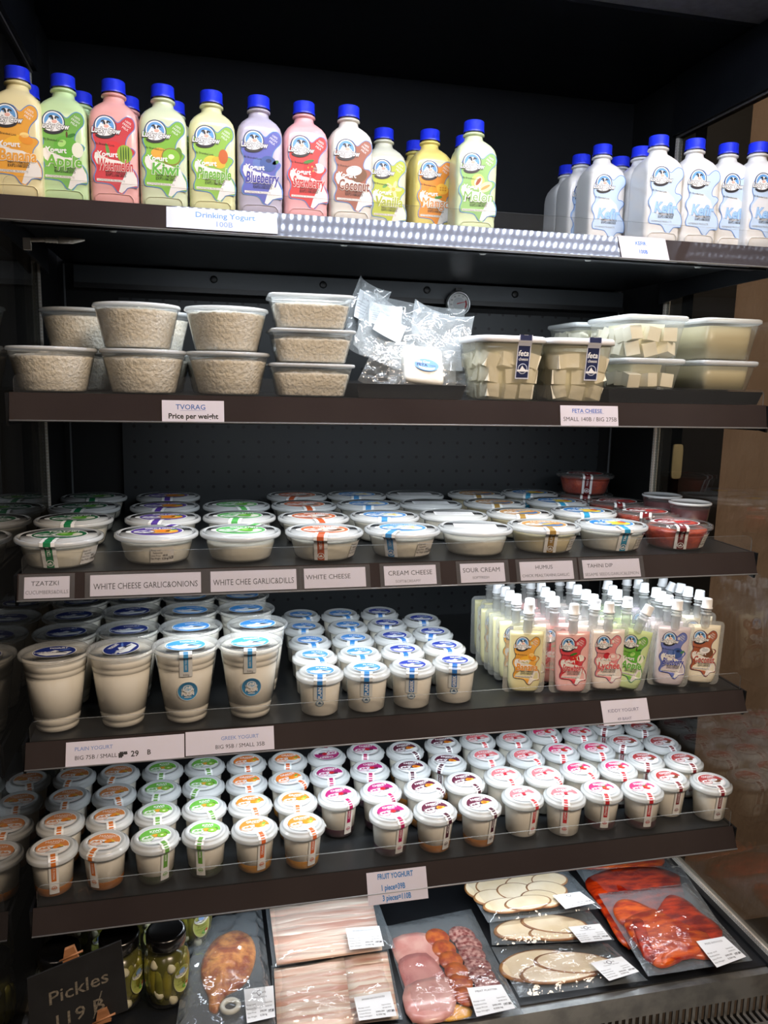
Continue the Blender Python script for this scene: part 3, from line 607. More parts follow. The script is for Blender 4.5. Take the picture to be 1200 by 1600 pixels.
ORD = ['leftmost', 'second', 'third', 'fourth', 'fifth', 'sixth', 'seventh', 'eighth', 'ninth', 'tenth', 'eleventh', 'twelfth', 'thirteenth', 'fourteenth', 'fifteenth', 'sixteenth']
placed = []
def relax(pts, dmin, xr, ymin, ymax, it=300):
    P = [Vector(p) for p in pts]
    for _ in range(it):
        for i in range(len(P)):
            for j in range(i):
                d = P[i]-P[j]; n = d.length
                if 1e-6 < n < dmin: m = d*((dmin-n)/n*.5); P[i] += m; P[j] -= m
        for p in P: p.x = max(-xr, min(xr, p.x)); p.y = max(ymin, min(ymax, p.y))
    return P
seen = {}
FPOS = iter(relax([at_z(u, v, Z5+HF).to_2d() for k, L in FCOLS for u, v, a in L], .0765, GX-.0395, -.2205, .24))
for ci, (k, L) in enumerate(FCOLS):
    seen[k] = seen.get(k, 0)+1; side = 'left' if seen[k] == 1 else 'right'
    for ri, (u, v, a) in enumerate(L):
        p = at_z(u, v, Z5+HF); q = next(FPOS)
        t = thing('fruit_yoghurt_cup', '%s %s yoghurt cup, %s of the %s %s column' % (FR[k][0], k, ROWN[ri], side, k), 'yoghurt cup', (q.x, q.y, Z5), (0, 0, 0), 'fruit yoghurt cups on the lowest shelf')
        vr = -view_rot(p); add_parts(t, FM[k], vr+a, vr*.3+(a*.35 if a < 2 else a))

# cheese and dip tubs -------------------------------------------------
HT = .044
TP = [(.036, .0457), (.0532, .0457), (.0548, .0446), (.0632, .0442), (.0639, .0375), (.0578, .0342), (.0480, .0040)]
def tub_parts(r=.0606, content='cream', lidm=FROST):
    lid = MB().lathe([(.0563, .0355), (.0626, .0365), (.0632, .0385), (.0628, .0428), (.0600, .0436), (.0574, .0430), (.0563, .0405), (.0542, .0405), (.0534, .0440), (.0001, .0440)], lidm, 48)
    lid.box(-.012, .012, .061, .0668, .0385, .0405, lidm)
    return lid.mesh('lid')
lidT = tub_parts(); lidTc = tub_parts(lidm=clear('clear_tub_lid', milk=.12, milkcol='#dfe0de', gain=1.3, rough=.1))
tubT = MB().lathe([(.0001, .0008), (.044, .0008), (.0470, .003), (.0482, .006), (.0563, .0370)], TUBPLASTIC, 44).mesh('tub')
tubTc = MB().lathe([(.0001, .0008), (.044, .0008), (.0470, .003), (.0482, .006), (.0563, .0370)], CLEARCUP, 44).mesh('tub')
def filling(m, top=.034, bump=.0012, seed=1):
    def fn(p):
        x, y, z = p; d = noise.noise(Vector((x*60+seed, y*60, z*60)))*bump if z > .006 else 0
        return (x, y, z+(d if z > top-.006 else 0))
    return MB().loft([(.0016, .0001, .0001, 2), (.0016, .0435, .0435, 2), (.0055, .0468, .0468, 2), (top-.004, .0468+.0080*(top-.004)/.037, .0468+.0080*(top-.004)/.037, 2), (top-.001, .052, .052, 2), (top, .040, .040, 2), (top, .02, .02, 2), (top, .0001, .0001, 2)], m, 40, (False, False), fn).mesh('filling')
FILL = {'white': filling(CREAM), 'low': filling(CREAM, .029), 'humus': filling(mat('humus_paste', '#d8cba4', .5, bump=.5, bscale=60, noisec='#cfc094', nscale=30)), 'red': filling(mat('red_pepper_relish', '#8c2412', .35, spec=.6, noisec='#b0401a', nscale=55, bump=.9, bscale=120), .036)}
def price_label(path, ang, w=.034, h0=.30, h1=.97, big='116.50'):
    """printed price sticker on the side of a tub"""
    fn, D = wrapper(path); A = Art(); L = D[-1]; t0 = D[4]; y0 = t0+(L-t0)*h0; y1 = t0+(L-t0)*h1
    A.rect(-w/2, w/2, y0, y1, mat('thermal_label', '#d7d4cd', .5), 0, 8, 3); s = (y1-y0)/5.4
    for i, (tx, x) in enumerate((('Keep cool', -.28), ('Manufactured Date', -.2), ('Unit Price', -.28), ('Net Weight', -.28))): A.text(tx, -x*w, y0+s*(i+.9), s*.95, INK, 1, rot=PI, fit=w*.4)
    A.text('490.00', -.12*w, y0+s*2.9, s*1.1, INK, 1, rot=PI, fit=w*.22, bold=.02); A.text('0.238 kg', -.12*w, y0+s*4.0, s*1.1, INK, 1, rot=PI, fit=w*.26, bold=.02); A.text(big, -.36*w, y0+s*3.8, s*1.5, INK, 1, rot=PI, fit=w*.24, bold=.04)
    mb = MB(); c, q = math.cos(ang), math.sin(ang)
    for vs, fs, m, l in A.it:
        o = []
        for x, y in vs:
            yy = y
            if len(fs) != 24: yy = y
            X, Y, Z = fn(-x, yy, (l+1)*.00012); o.append((X*c-Y*q, X*q+Y*c, Z))
        mb.add(o, fs, m)
    return mb
TB = {  # name: label colour word, sticker main, second colour, strip colour, word, filling
 'tzatziki': ('dark green', '#1f6a44', '#cfd8d2', '#1c7a4a', 'TZATZIKI', 'white', 'apple'),
 'garlic onion cheese': ('purple and orange', '#5a3f9c', '#e8a23c', '#5a3f9c', 'ONION', 'white', 'orange'),
 'garlic dill cheese': ('bright green', '#57ae5a', '#e8eee6', '#57ae5a', 'DILLS', 'low', 'apple'),
 'white cheese': ('terracotta', '#c9683c', '#e6cbb8', '#b8552c', 'WHITE CHEESE', 'white', 'coconut'),
 'cream cheese': ('sky blue', '#4c8fd0', '#e8eef2', '#4a8fc8', 'CREAM CHEESE', 'white', 'vanilla'),
 'sour cream': ('plain white', None, None, None, '', 'low', ''),
 'humus': ('tan and blue', '#b98a4c', '#3d70a8', '#9a7a3c', 'HUMUS', 'humus', 'banana'),
 'tahini': ('blue and yellow', '#2c7cc0', '#e6d24c', '#2c90b8', 'TAHINI', 'white', 'pineapple'),
 'pepper relish': ('dark red', '#7a1c20', '#c04a3a', '#6c1418', 'MAKBUSA', 'red', 'cherry')}
TM = {}
for k, (cn, mc, c2, sc_, wd, fl, pic) in TB.items():
    sp = [('tub', tubTc if fl == 'red' else tubT), ('filling', FILL[fl]), ('lid', lidTc if fl == 'red' else lidT)]
    if mc:
        A = lid_sticker(.0385, mc, {'tzatziki': 'TZATZIKI', 'garlic onion cheese': 'GARLIC & ONION', 'garlic dill cheese': 'GARLIC & DILLS', 'white cheese': 'WHITE CHEESE', 'cream cheese': 'CREAM CHEESE', 'humus': 'HUMMUS', 'tahini': 'TAHINI', 'pepper relish': 'MAKBUSA'}[k], pic, .86, .0441, half=False, two=c2)
        sp += [('lid_sticker', A.mesh('lid_sticker')), ('seal_strip', seal(TP, .021, sc_, wd, size=.0065, bands=k in ('pepper relish',), full=k not in ('pepper relish',)).mesh('seal_strip'))]
    else:
        A = Art(); A.rect(-.036, .036, -.018, .018, STICK, 0)
        for i in range(5): A.rect(-.032, .0+.028*((i*7) % 3)/2, .011-i*.006, .012-i*.006, GREY, 1)
        sp.append(('lid_sticker', A.mb(lambda x, y, e: (x, y, .0441+e)).mesh('lid_sticker')))
    TM[k] = sp
PLB = {a: price_label(TP, a, big=b).mesh('price_sticker') for a, b in ((0.95, '116.50'), (.15, '116.50'), (.75, '125.00'), (1.2, '118.00'))}
TCOLS = [('tzatziki', [(92, 835), (113, 809), (132, 791), (148, 774)], -.28, .95), ('garlic onion cheese', [(245, 830), (255, 807), (258, 790), (263, 774)], None, .15),
 ('garlic dill cheese', [(376, 828), (374, 804), (370, 789)], None, None), ('white cheese', [(507, 827), (490, 806), (477, 787.5), (466, 773)], -.1, 1.2),
 ('cream cheese', [(630, 824), (601, 804), (575, 786.5), (557, 772)], -.35, .75), ('sour cream', [(741, 821), (710, 803), (672, 785.5), (646, 771.5)], 0, None),
 ('humus', [(850, 818), (812, 800), (772, 784), (746, 771.5)], .25, 1.2), ('tahini', [(954, 817), (909, 796), (872, 783), (833, 769)], .45, 1.2),
 ('pepper relish', [(1054, 815), (1007, 797), (960, 781.5), (914, 771)], .2, 1.2)]
TPOS = iter(relax([at_z(u, v, Z3+HT).to_2d() for k, L, sa, pa in TCOLS for u, v in L], .1268, .5525, -.186, .218))
for k, L, sa, pa in TCOLS:
    for ri, (u, v) in enumerate(L):
        p = at_z(u, v, Z3+HT); q = next(TPOS)
        t = thing('dip_tub', '%s tub with %s lid sticker, %s of its column' % (k, TB[k][0], ROWN[ri]), 'tub', (q.x, q.y, Z3), (0, 0, 0), 'cheese and dip tubs on the third shelf')
        vr = -view_rot(p); s_ = (sa if sa is not None else 2.6) if ri == 0 else {'cream cheese': .0, 'humus': .1}.get(k, R_.uniform(-.25, .25))
        add_parts(t, TM[k], vr+s_, vr*.35+R_.uniform(-.12, .12))
        if ri == 0 and pa is not None: obj('price_sticker', PLB[pa], t, rot=(0, 0, vr*.8), label='printed price sticker')
p = at_z(914.5, 739.5, Z3+2*HT+.001)
t = thing('dip_tub', 'dark red pepper relish tub stacked on top of the rear relish tub', 'tub', (p.x, min(p.y, .218), Z3+HT+.0012), (0, 0, 0), 'cheese and dip tubs on the third shelf')
add_parts(t, TM['pepper relish'], -view_rot(p)+.1, 0)
# two tall jam cups at the right end of the third shelf
JAM = MB().lathe([(.0001, .0015), (.027, .0015), (.030, .004), (.0355, .064), (.0001, .064)], mat('dark_berry_jam', '#3c1418', .4, spec=.3, noisec='#4c1e22', nscale=40), 32).mesh('jam')
JC = MB().lathe([(.0001, .0008), (.0275, .0008), (.0305, .003), (.0375, .076)], CLEARCUP, 36).mesh('cup')
JL = MB().lathe([(.0365, .074), (.0398, .0755), (.040, .078), (.0392, .0805), (.036, .081), (.035, .079), (.0001, .079)], FROST, 36).mesh('lid')
for u, v, y, lb in ((1094, 783, -.085, 'clear cup of dark jam at the right end of the third shelf, front one'), (1062, 772, .012, 'clear cup of dark jam behind the other jam cup')):
    p = at_y(u, v, y); t = thing('jam_cup', lb, 'jam cup', (min(p.x, GX-.0415), y, Z3), (0, 0, 0), 'clear cups of dark jam'); t.scale = (1, 1, (p.z-Z3)/.081)
    add_parts(t, [('cup', JC), ('jam', JAM), ('lid', JL)])

# tall and small plain yogurt cups -------------------------------------------------
HL = .120
ringp = [(.0001, .0008), (.0295, .0008), (.0315, .002), (.0325, .010), (.0322, .0108), (.0335, .0115), (.0350, .024), (.0347, .0248), (.0362, .0256), (.0432, .088), (.0428, .0888), (.0440, .0896), (.0447, .097), (.0444, .0978), (.0455, .0986), (.0470, .115)]
TC = MB().lathe(ringp, CLEARCUP, 44).mesh('cup')
TY = MB().lathe([(r-.0008, z+.0006) for r, z in ringp[:-1]]+[(.0455, .1125), (.030, .1165), (.0001, .1168)], YOG, 40).mesh('yogurt')
TL = MB().lathe([(.0470, .1140), (.0512, .1145), (.0520, .1160), (.0520, .1185), (.0508, .1200), (.0480, .1200), (.0470, .1180), (.0001, .1180)], clear('tall_cup_lid', milk=.30, milkcol='#e6e8e6', gain=1.3, rough=.1), 44).mesh('lid')
TPATH = [(.030, .1182), (.0470, .1190), (.0480, .1206), (.0522, .1200), (.0526, .1150), (.0470, .1120), (.0460, .1000), (.0362, .0256)]
def cow_sticker(r, main, sky, word, oval=.85, z=0):
    A = Art(); A.ell(0, 0, r*1.04, r*1.04*oval, flat('#e9edf0'), 0, n=32); A.ell(0, 0, r, r*oval, flat(main), 1, n=32)
    A.poly([(-.75*r, -.35*r), (-.45*r, .05*r), (-.3*r, -.1*r), (.0, .2*r), (.3*r, -.05*r), (.85*r, -.1*r), (.6*r, -.55*r), (-.3*r, -.62*r)], flat('#e9edf0'), 2)
    A.poly([(-.1*r, -.1*r), (.25*r, .0), (.6*r, -.18*r), (.62*r, -.26*r), (.2*r, -.2*r), (-.1*r, -.22*r)], flat('#3a3f4c'), 3)
    A.ell(.45*r, .2*r, .3*r, .06*r, flat(sky), 3, .5)
    A.text(word, .12*r, .5*r, .3*r, WHITE, 3, bold=.03, fit=.9*r)
    A.otext('Lucky Cow', -.42*r, -.12*r, .27*r, WHITE, flat(main), 5, ob=.08, sx=.85)
    return A.mb(lambda x, y, e: (x, y, z+e), .00008)
ST = {'plain': cow_sticker(.030, '#1f2f7a', '#5e7cc0', 'YOGURT', .82, .1182).mesh('lid_sticker'), 'greek': cow_sticker(.030, '#3f8fd8', '#a9cdf0', 'YOGURT', .82, .1182).mesh('lid_sticker')}
fn, D = wrapper(TPATH); A = Art(); Lt = D[-1]
A.rect(-.0095, .0095, 0, D[5]+.030, flat('#d9dcdb'), 0, 4, 26); A.rect(-.0035, .0035, .004, D[5]+.022, flat('#3f90c4'), 1, 2, 22); A.text('GREEK YOGURT', 0, D[5]+.008, .004, WHITE, 2, rot=-PI/2, fit=.022); A.text('500g', 0, D[5]+.027, .005, GREY, 1, rot=PI)
mb = MB()
for vs, fs, m, l in A.it: mb.add([fn(-x, y, (l+1)*.0001) for x, y in vs], fs, m)
TSEAL = mb.mesh('seal_strip')
A = Art(); r = .0150; A.ell(0, 0, r*1.06, r*1.06, flat('#e3e6e6'), 0, n=30); A.ell(0, 0, r, r, flat('#3a87b8'), 1, n=30)
A.ell(0, .3*r, .5*r, .42*r, flat('#dfe9f0'), 2, n=20); A.ell(0, .34*r, .36*r, .28*r, flat('#7fb2d4'), 3, n=18); A.text('Lucky Cow', 0, .2*r, .32*r, WHITE, 4, bold=.03, sx=.85); A.poly([(-.3*r, .3*r), (-.1*r, .55*r), (.05*r, .42*r), (.2*r, .58*r), (.35*r, .3*r)], WHITE, 4)
A.text('PLAIN', 0, -.3*r, .48*r, WHITE, 4, bold=.04); A.rect(-.35*r, .35*r, -.72*r, -.64*r, WHITE, 3)
def onside(rad0, rad1, z0):
    def fn(x, y, e):
        z = z0+y; k = (z-.0256)/(.0896-.0256); rr = .0362+(.0440-.0362)*k+e+.0003; a = x/rr
        return (rr*math.sin(a), -rr*math.cos(a), z)
    return fn
A2 = Art()
for it in A.it:
    A2.it.append(it)
ROUND = A2.mb(onside(0, 0, .0575), .0001).mesh('round_sticker')
TCUPS = [('plain', [(78, 1015), (102, 987), (113, 961), (124, 938)]), ('plain', [(186, 1013), (201, 982), (206, 953), (211, 932)]),
         ('greek', [(289, 1010), (298, 979), (297, 951), (297, 930)]), ('greek', [(394, 1004), (400, 976), (385, 949), (379, 929)])]
T4 = relax([at_z(u, v, Z4+HL).to_2d() for k, L in TCUPS for u, v in L], .0962, GX-.0525, -.197, .235); T4I = iter(T4)
for ci, (k, L) in enumerate(TCUPS):
    for ri, (u, v) in enumerate(L):
        p = at_z(u, v, Z4+HL); q = next(T4I)
        cn = 'dark blue' if k == 'plain' else 'light blue'
        t = thing('tall_yogurt_cup', 'tall white yogurt cup, %s lid sticker, %s, %s tall column' % (cn, ROWN[ri], ORD[ci]), 'yogurt cup', (q.x, q.y, Z4), (0, 0, 0), 'tall cups of plain yogurt')
        vr = -view_rot(p); sp = [('cup', TC), ('yogurt', TY), ('lid', TL), ('lid_sticker', ST[k])]
        if k == 'greek' and ri == 0: sp.append(('seal_strip', TSEAL))
        add_parts(t, sp, vr+.0, vr*.4+(1.1 if (ci, ri) == (1, 0) else R_.uniform(-.2, .2)))
        if k == 'greek' and ri == 0: obj('round_sticker', ROUND, t, rot=(0, 0, vr+.05), label='round blue sticker reading PLAIN')
HS = .069
SPATH = [(.024, .0701), (.0336, .0701), (.0354, .0664), (.0390, .0658), (.0397, .0590), (.0352, .0555), (.0308, .0120)]
lidS = MB().lathe([(.0345, .0565), (.0388, .0575), (.0390, .0590), (.0388, .0625), (.0380, .0645), (.0348, .0648), (.0342, .0672), (.0330, .0688), (.0305, .0694), (.029, .0684), (.0001, .0684)], FROST, 40)
lidS.box(.038, .0402, -.004, .004, .0590, .0602, FROST); lidS = lidS.mesh('lid')
cupS = MB().lathe([(.0001, .0008), (.0275, .0008), (.0300, .0025), (.0308, .006), (.0345, .0570)], CLEARCUP, 36).mesh('cup')
yogS = MB().lathe([(.0001, .0014), (.0270, .0014), (.0295, .0035), (.0335, .0550), (.0325, .0575), (.0001, .0580)], YOG, 32).mesh('yogurt')
SM = {}
for k, c in (('PLAIN', '#3f90d4'), ('GREEK', '#2b4fae')):
    fn, D = wrapper(SPATH); A = Art(); L = D[-1]
    A.rect(-.0095, .0095, 0, D[4]+(L-D[4])*.62, flat('#d6dad9'), 0, 6, 26); A.rect(-.0042, .0042, 0, D[4]+(L-D[4])*.58, flat('#2f7cc0' if k == 'PLAIN' else '#2a6fb8'), 1, 4, 26)
    A.text(k, 0, D[4]+(L-D[4])*.36, .0075, WHITE, 3, rot=-PI/2, bold=.03, fit=.020)
    cy_ = D[4]+(L-D[4])*.72; r = .0058
    A.ell(0, cy_, r*1.1, r, flat('#7d99b0'), 0, n=18); A.ell(0, cy_, r*.85, r*.75, flat('#c9d2d6'), 1, n=18); A.poly([(-r*.6, cy_+r*.3), (0, cy_-r*.5), (r*.6, cy_+r*.3)], flat('#4a6a86'), 2); A.rect(-r*1.1, r*1.1, cy_, cy_+r*.3, flat('#4a6a86'), 3)
    mb = MB()
    for vs, fs, m, l in A.it: mb.add([fn(-x, y, (l+1)*.0001) for x, y in vs], fs, m)
    SM[k] = [('cup', cupS), ('yogurt', yogS), ('lid', lidS), ('lid_sticker', cow_sticker(.0225, '#3f8ad6' if k == 'PLAIN' else '#2c3fa0', '#a9cdf0', k, .85, .0685).mesh('lid_sticker')), ('seal_strip', mb.mesh('seal_strip'))]
SCOLS = [('PLAIN', [(500, 1047), (492, 1022), (484, 999), (475, 977.6), (470, 959)]), ('PLAIN', [(573, 1041), (562, 1018), (552, 996), (544, 975), (532, 957.6)]),
         ('GREEK', [(644, 1035.5), (629, 1013), (617, 992), (605, 973), (593, 954.5)]), ('GREEK', [(710, 1030.5), (694, 1007), (676, 985.5), (658, 965)])]
SPOS = iter(relax([at_z(u, v, Z4+HS).to_2d() for k, L in SCOLS for u, v in L], .0778, GX-.04, -.211, .24))
for ci, (k, L) in enumerate(SCOLS):
    for ri, (u, v) in enumerate(L):
        p = at_z(u, v, Z4+HS); q = next(SPOS)
        t = thing('small_yogurt_cup', 'small white yogurt cup, blue %s strip, %s, %s small column' % (k, ROWN[ri], ORD[ci]), 'yogurt cup', (q.x, q.y, Z4), (0, 0, 0), 'small cups of plain and greek yogurt')
        vr = -view_rot(p); add_parts(t, SM[k], vr+(.0 if ri == 0 else R_.uniform(-.1, .6)), vr*.4+R_.uniform(-.15, .1))

# kiddy yogurt pouches -------------------------------------------------
PCAP = mat('white_pouch_cap', '#eef0f2', .35); HP = .160
FLM = clear('pouch_film', milk=.30, milkcol='#e2e6e4', gain=1.6, rough=.12, bump=.3, bscale=60)
PB = [(.006, .0225, .0120, 2.6), (.010, .0255, .0135, 2.8), (.022, .0280, .0130, 3), (.050, .0292, .0105, 3), (.080, .0298, .0070, 3), (.102, .0302, .0036, 3), (.111, .0302, .0020, 3)]
def pfront(x, z):
    for a, b in zip(PB, PB[1:]):
        if a[0] <= z <= b[0]:
            t = (z-a[0])/(b[0]-a[0]); hx = a[1]+(b[1]-a[1])*t; hy = a[2]+(b[2]-a[2])*t
            return -hy*max(0, 1-(abs(x)/hx)**3)**(1/3) if abs(x) < hx else 0
    return -.002
def pouch_meshes(key, liquid, A):
    b = MB()
    def fn(p): x, y, z = p; return (x, y+noise.noise(Vector((x*70, z*70, 5)))*.0012, z)
    b.loft(PB, mat('pouch_'+key, liquid, .3, coat=.4), 36, (True, True), fn)
    fl = MB(); o = []; w, h0, h1, c = .0370, .001, .1185, .009
    for (cx, cz, a0) in ((w-c, h0+c, -PI/2), (w-c, h1-c, 0), (-w+c, h1-c, PI/2), (-w+c, h0+c, PI)): o += [(cx+c*math.cos(a0+i*PI/8), cz+c*math.sin(a0+i*PI/8)) for i in range(5)]
    n = len(o); vs = [(x, -.0004, z) for x, z in o]+[(x, .0004, z) for x, z in o]
    fl.add(vs, [list(range(n)), [n+i for i in range(n)][::-1]]+[(i, n+i, n+(i+1) % n, (i+1) % n) for i in range(n)], FLM)
    sp = MB().lathe([(.0082, .108), (.0080, .130), (.0095, .1305), (.0095, .1325), (.0076, .133), (.0076, .136), (.0092, .1365), (.0092, .1385), (.0074, .139), (.0074, .145)], clear('pouch_spout', milk=.55, milkcol='#e8ebea', gain=1.4, rough=.12), 20)
    cp = MB().lathe([(.0095, .141), (.0101, .1415), (.0101, .1435), (.0090, .1442), (.0085, .1575), (.0078, .1595), (.0001, .1600)], PCAP, 24, (True, True))
    def wl(x, y, e): z = y*1.0+.006; return (x+.0, pfront(x, z)-.0006-e, z)
    return [('pouch_body', b.mesh('pouch_body')), ('film_edge', fl.mesh('film_edge')), ('spout', sp.mesh('spout')), ('cap', cp.mesh('cap')), ('label', A.mb(wl, .00007).mesh('label'))]
PF = {'Banana': ('banana', '#e2dcac', '#e3a544', '#e0902c', '#4d5568'), 'Strawberry': ('strawberry', '#ecb8b4', '#c9404a', '#c4303a', '#6a2c4a'), 'Lychee': ('lychee', '#eadfd6', '#dc8a8c', '#d04a50', '#6a4a78'),
      'Apple': ('apple', '#cfe4a8', '#74b04a', '#5fae3a', '#3d7a86'), 'Blueberry': ('blueberry', '#d4cbd2', '#6a78bc', '#2f3a9c', '#34489c'), 'Coconut': ('coconut', '#e9e2cc', '#a45c40', '#a8362c', '#4a2c5a')}
PM = {k: pouch_meshes(k, v[1], bottle_art(k, v[0], v[2], v[3], ring=v[4], K=.80)) for k, v in PF.items()}
PN = {'Banana': 'cream', 'Strawberry': 'pink', 'Lychee': 'off-white', 'Apple': 'green', 'Blueberry': 'lilac', 'Coconut': 'ivory'}
PL = [('Banana', [(831, 945, 0, .06), (828, 938, .25, -.05), (809, 931, .15, 0), (804, 929, .2, 0), (794, 921, .2, 0), (789, 920, .2, .02), (783, 906, .2, 0), (775, 906, .2, 0)], 0),
      ('Strawberry', [(908, 951, 0, .02)], 0), ('Strawberry', [(869, 935, .1, 0), (862, 927, .15, 0), (854, 920, .15, 0), (844, 912, .2, -.1), (839, 910, .1, .05), (829, 905, .2, 0), (805, 905, .2, 0)], 1),
      ('Lychee', [(960, 947, 0, 0), (950, 943, .1, .18), (931, 932, .15, 0), (918, 924, .15, 0), (904, 916, .15, 0), (894, 907, .15, 0), (882, 905, .15, 0)], 0),
      ('Apple', [(1034, 955, .1, .32), (994, 944, .1, .05), (967, 924, .1, 0), (961, 917, .1, .05), (957, 908, .1, .15)], 0),
      ('Blueberry', [(1079, 945, 0, .12), (1056, 937, .1, 0), (1043, 930, .1, .03), (1028, 921, .1, 0), (1009, 913, .1, 0), (1001, 907, .1, .03), (990, 905, .1, .05)], 0),
      ('Coconut', [(1118, 940, .06, .08), (1100, 924, .2, .1), (1088, 921, .2, .12), (1076, 915, .2, .15), (1064, 916, .2, .25), (1048, 904, .2, .2)], 0)]
for k, L, sec in PL:
    last = None
    for i, (u, v, rz, tl) in enumerate(L):
        p = at_z(u, v, Z4+HP); vr = -view_rot(p)*.55
        y = p.y
        if i and last is not None: y = max(y, last+.0265)
        y = min(max(y, -.218), .26); last = y
        # step back along the sight line so that the column stays in view
        x = at_z(u, v, Z4+HP).x if abs(y-p.y) < .03 else p.x+(y-p.y)*.25
        x = min(x, GX-.040)
        off = -math.sin(tl)*HP*.9
        who = ('front' if i == 0 else ['second', 'third', 'fourth', 'fifth', 'sixth', 'seventh', 'eighth'][i-1])
        lb = '%s %s yogurt pouch, %s of its file%s' % (PN[k], k.lower(), who, {('Strawberry', 0): ' right of the banana pouch', ('Strawberry', 1): ' between banana and front strawberry pouches'}.get((k, sec), ''))
        t = thing('yogurt_pouch', lb, 'pouch', (x+off, y, Z4+.002), (-.04, tl*.6, vr*.6+rz*.3), 'kiddy yogurt pouches')
        for n, me in PM[k]:
            if tl > .2 and n in ('spout', 'cap'): obj(n, me, t, loc=(-.108*math.sin(.25)+.0, 0, .108*(1-math.cos(.25))), rot=(0, .25, 0))
            else: obj(n, me, t)


# ------------------------------------------------------------------ second shelf: curd tubs
CURD = mat('curd_cheese', '#fbf6ea', .75, noisec='#efe6d3', nscale=160, bump=1.0, bscale=230, bdist=.004)
def curd_fn(amp, sc_, seed):
    def fn(p):
        v = Vector(p); n = noise.noise(v*sc_+Vector((seed, 0, 0)))+.5*noise.noise(v*sc_*2.3+Vector((seed, 3, 0)))
        r = math.hypot(p[0], p[1]) or 1; k = 1+(n*amp-amp*.6)/r if r > .005 else 1
        return (p[0]*k, p[1]*k, p[2]+(n*amp*1.4 if p[2] > .02 else 0))
    return fn
def levels(z0, z1, a, b, e, n=14): return [(z0+(z1-z0)*i/n, a[0]+(b[0]-a[0])*i/n, a[1]+(b[1]-a[1])*i/n, e) for i in range(n+1)]
def curd_mesh(z1, a, b, e, seed, n=90, mound=.006):
    lv = levels(.002, z1, a, b, e)
    lv += [(z1+mound*(1-(1-i/6)**2), b[0]*(1-i/6)+.0001, b[1]*(1-i/6)+.0001, max(2, e*(1-i/6))) for i in range(1, 7)]
    return MB().loft(lv, CURD, n, (True, False), curd_fn(.0013, 210, seed)).mesh('curd')
RL = MB().lathe([(.0598, .0575), (.0625, .0585), (.0630, .0605), (.0622, .0635), (.0590, .0640), (.0580, .0620), (.0001, .0620)], FROST, 44).mesh('lid')
RT = MB().lathe([(.0001, .0008), (.0445, .0008), (.0470, .003), (.0600, .0600)], TUBPLASTIC, 44).mesh('tub')
RC = [curd_mesh(.050, (.0452, .0452), (.0570, .0570), 2, s) for s in (1, 2)]
RC.append(curd_mesh(.054, (.0452, .0452), (.0582, .0582), 2, 3))
def curd(u, v, y, z, lb, k=0):
    p = at_y(u, v, y); x = max(p.x, -GX+.064)
    t = thing('curd_tub', lb, 'curd tub', (x, y, z), (0, 0, R_.uniform(0, 6)), 'round tubs of curd cheese')
    add_parts(t, [('tub', RT), ('curd', RC[k]), ('lid', RL)])
yf = -.176
curd(73, 541, yf, Z2, 'round clear tub of white curd at the far left front, standing alone', 0)
curd(224, 547, yf, Z2, 'round curd tub above the TVORAG card, lower of its stack', 1)
curd(214, 478, yf, Z2+.0645, 'round curd tub stacked on the one above the TVORAG card', 2)
curd(357, 554, yf, Z2, 'lower round curd tub of the stack beside the three square ones', 0)
curd(354, 486, yf, Z2+.0645, 'upper round curd tub of the stack beside the three square ones', 2)
curd(125, 555, yf+.136, Z2, 'lower rear curd tub behind the far left one', 1)
curd(126, 491, yf+.136, Z2+.0645, 'upper rear curd tub behind the far left one', 1)
curd(240, 555, yf+.136, Z2, 'lower rear curd tub behind the TVORAG stack', 0)
curd(238, 492, yf+.136, Z2+.0645, 'upper rear curd tub behind the TVORAG stack', 0)
curd(345, 559, yf+.136, Z2, 'lower rear curd tub behind the stack beside the square ones', 0)
QL = MB().loft([(.0440, .0610, .0480, 7), (.0450, .0650, .0515, 7), (.0475, .0655, .0520, 7), (.0495, .0645, .0510, 7), (.0500, .0610, .0475, 7), (.0480, .0600, .0465, 7), (.0480, .0001, .0001, 2)], FROST, 64, (False, False)).mesh('lid')
QT = MB().loft([(.0008, .0001, .0001, 2), (.0008, .049, .037, 6), (.003, .0515, .0395, 6), (.0465, .0615, .0485, 7)], TUBPLASTIC, 64, (False, False)).mesh('tub')
for i, zz in enumerate((0, .0505, .101)):
    cm = MB().loft(levels(.002, .034, (.0500, .0380), (.0575, .0450), 6)+[(.034+.007*(1-(1-j/6)**2), .0575*(1-j/6)+.0001, .0450*(1-j/6)+.0001, 4) for j in range(1, 7)], CURD, 90, (True, False), curd_fn(.0017, 180, 9+i)).mesh('curd')
    p = at_y(484, 568, -.185)
    t = thing('square_curd_tub', 'rectangular clear tub of crumbly curd, %s of the stack of three' % ('bottom', 'middle', 'top')[i], 'curd tub', (p.x+(.0, .0005, -.001)[i], -.185, Z2+zz), (0, 0, (0, .02, -.03)[i]), 'stack of three rectangular curd tubs')
    add_parts(t, [('tub', QT), ('curd', cm), ('lid', QL)])
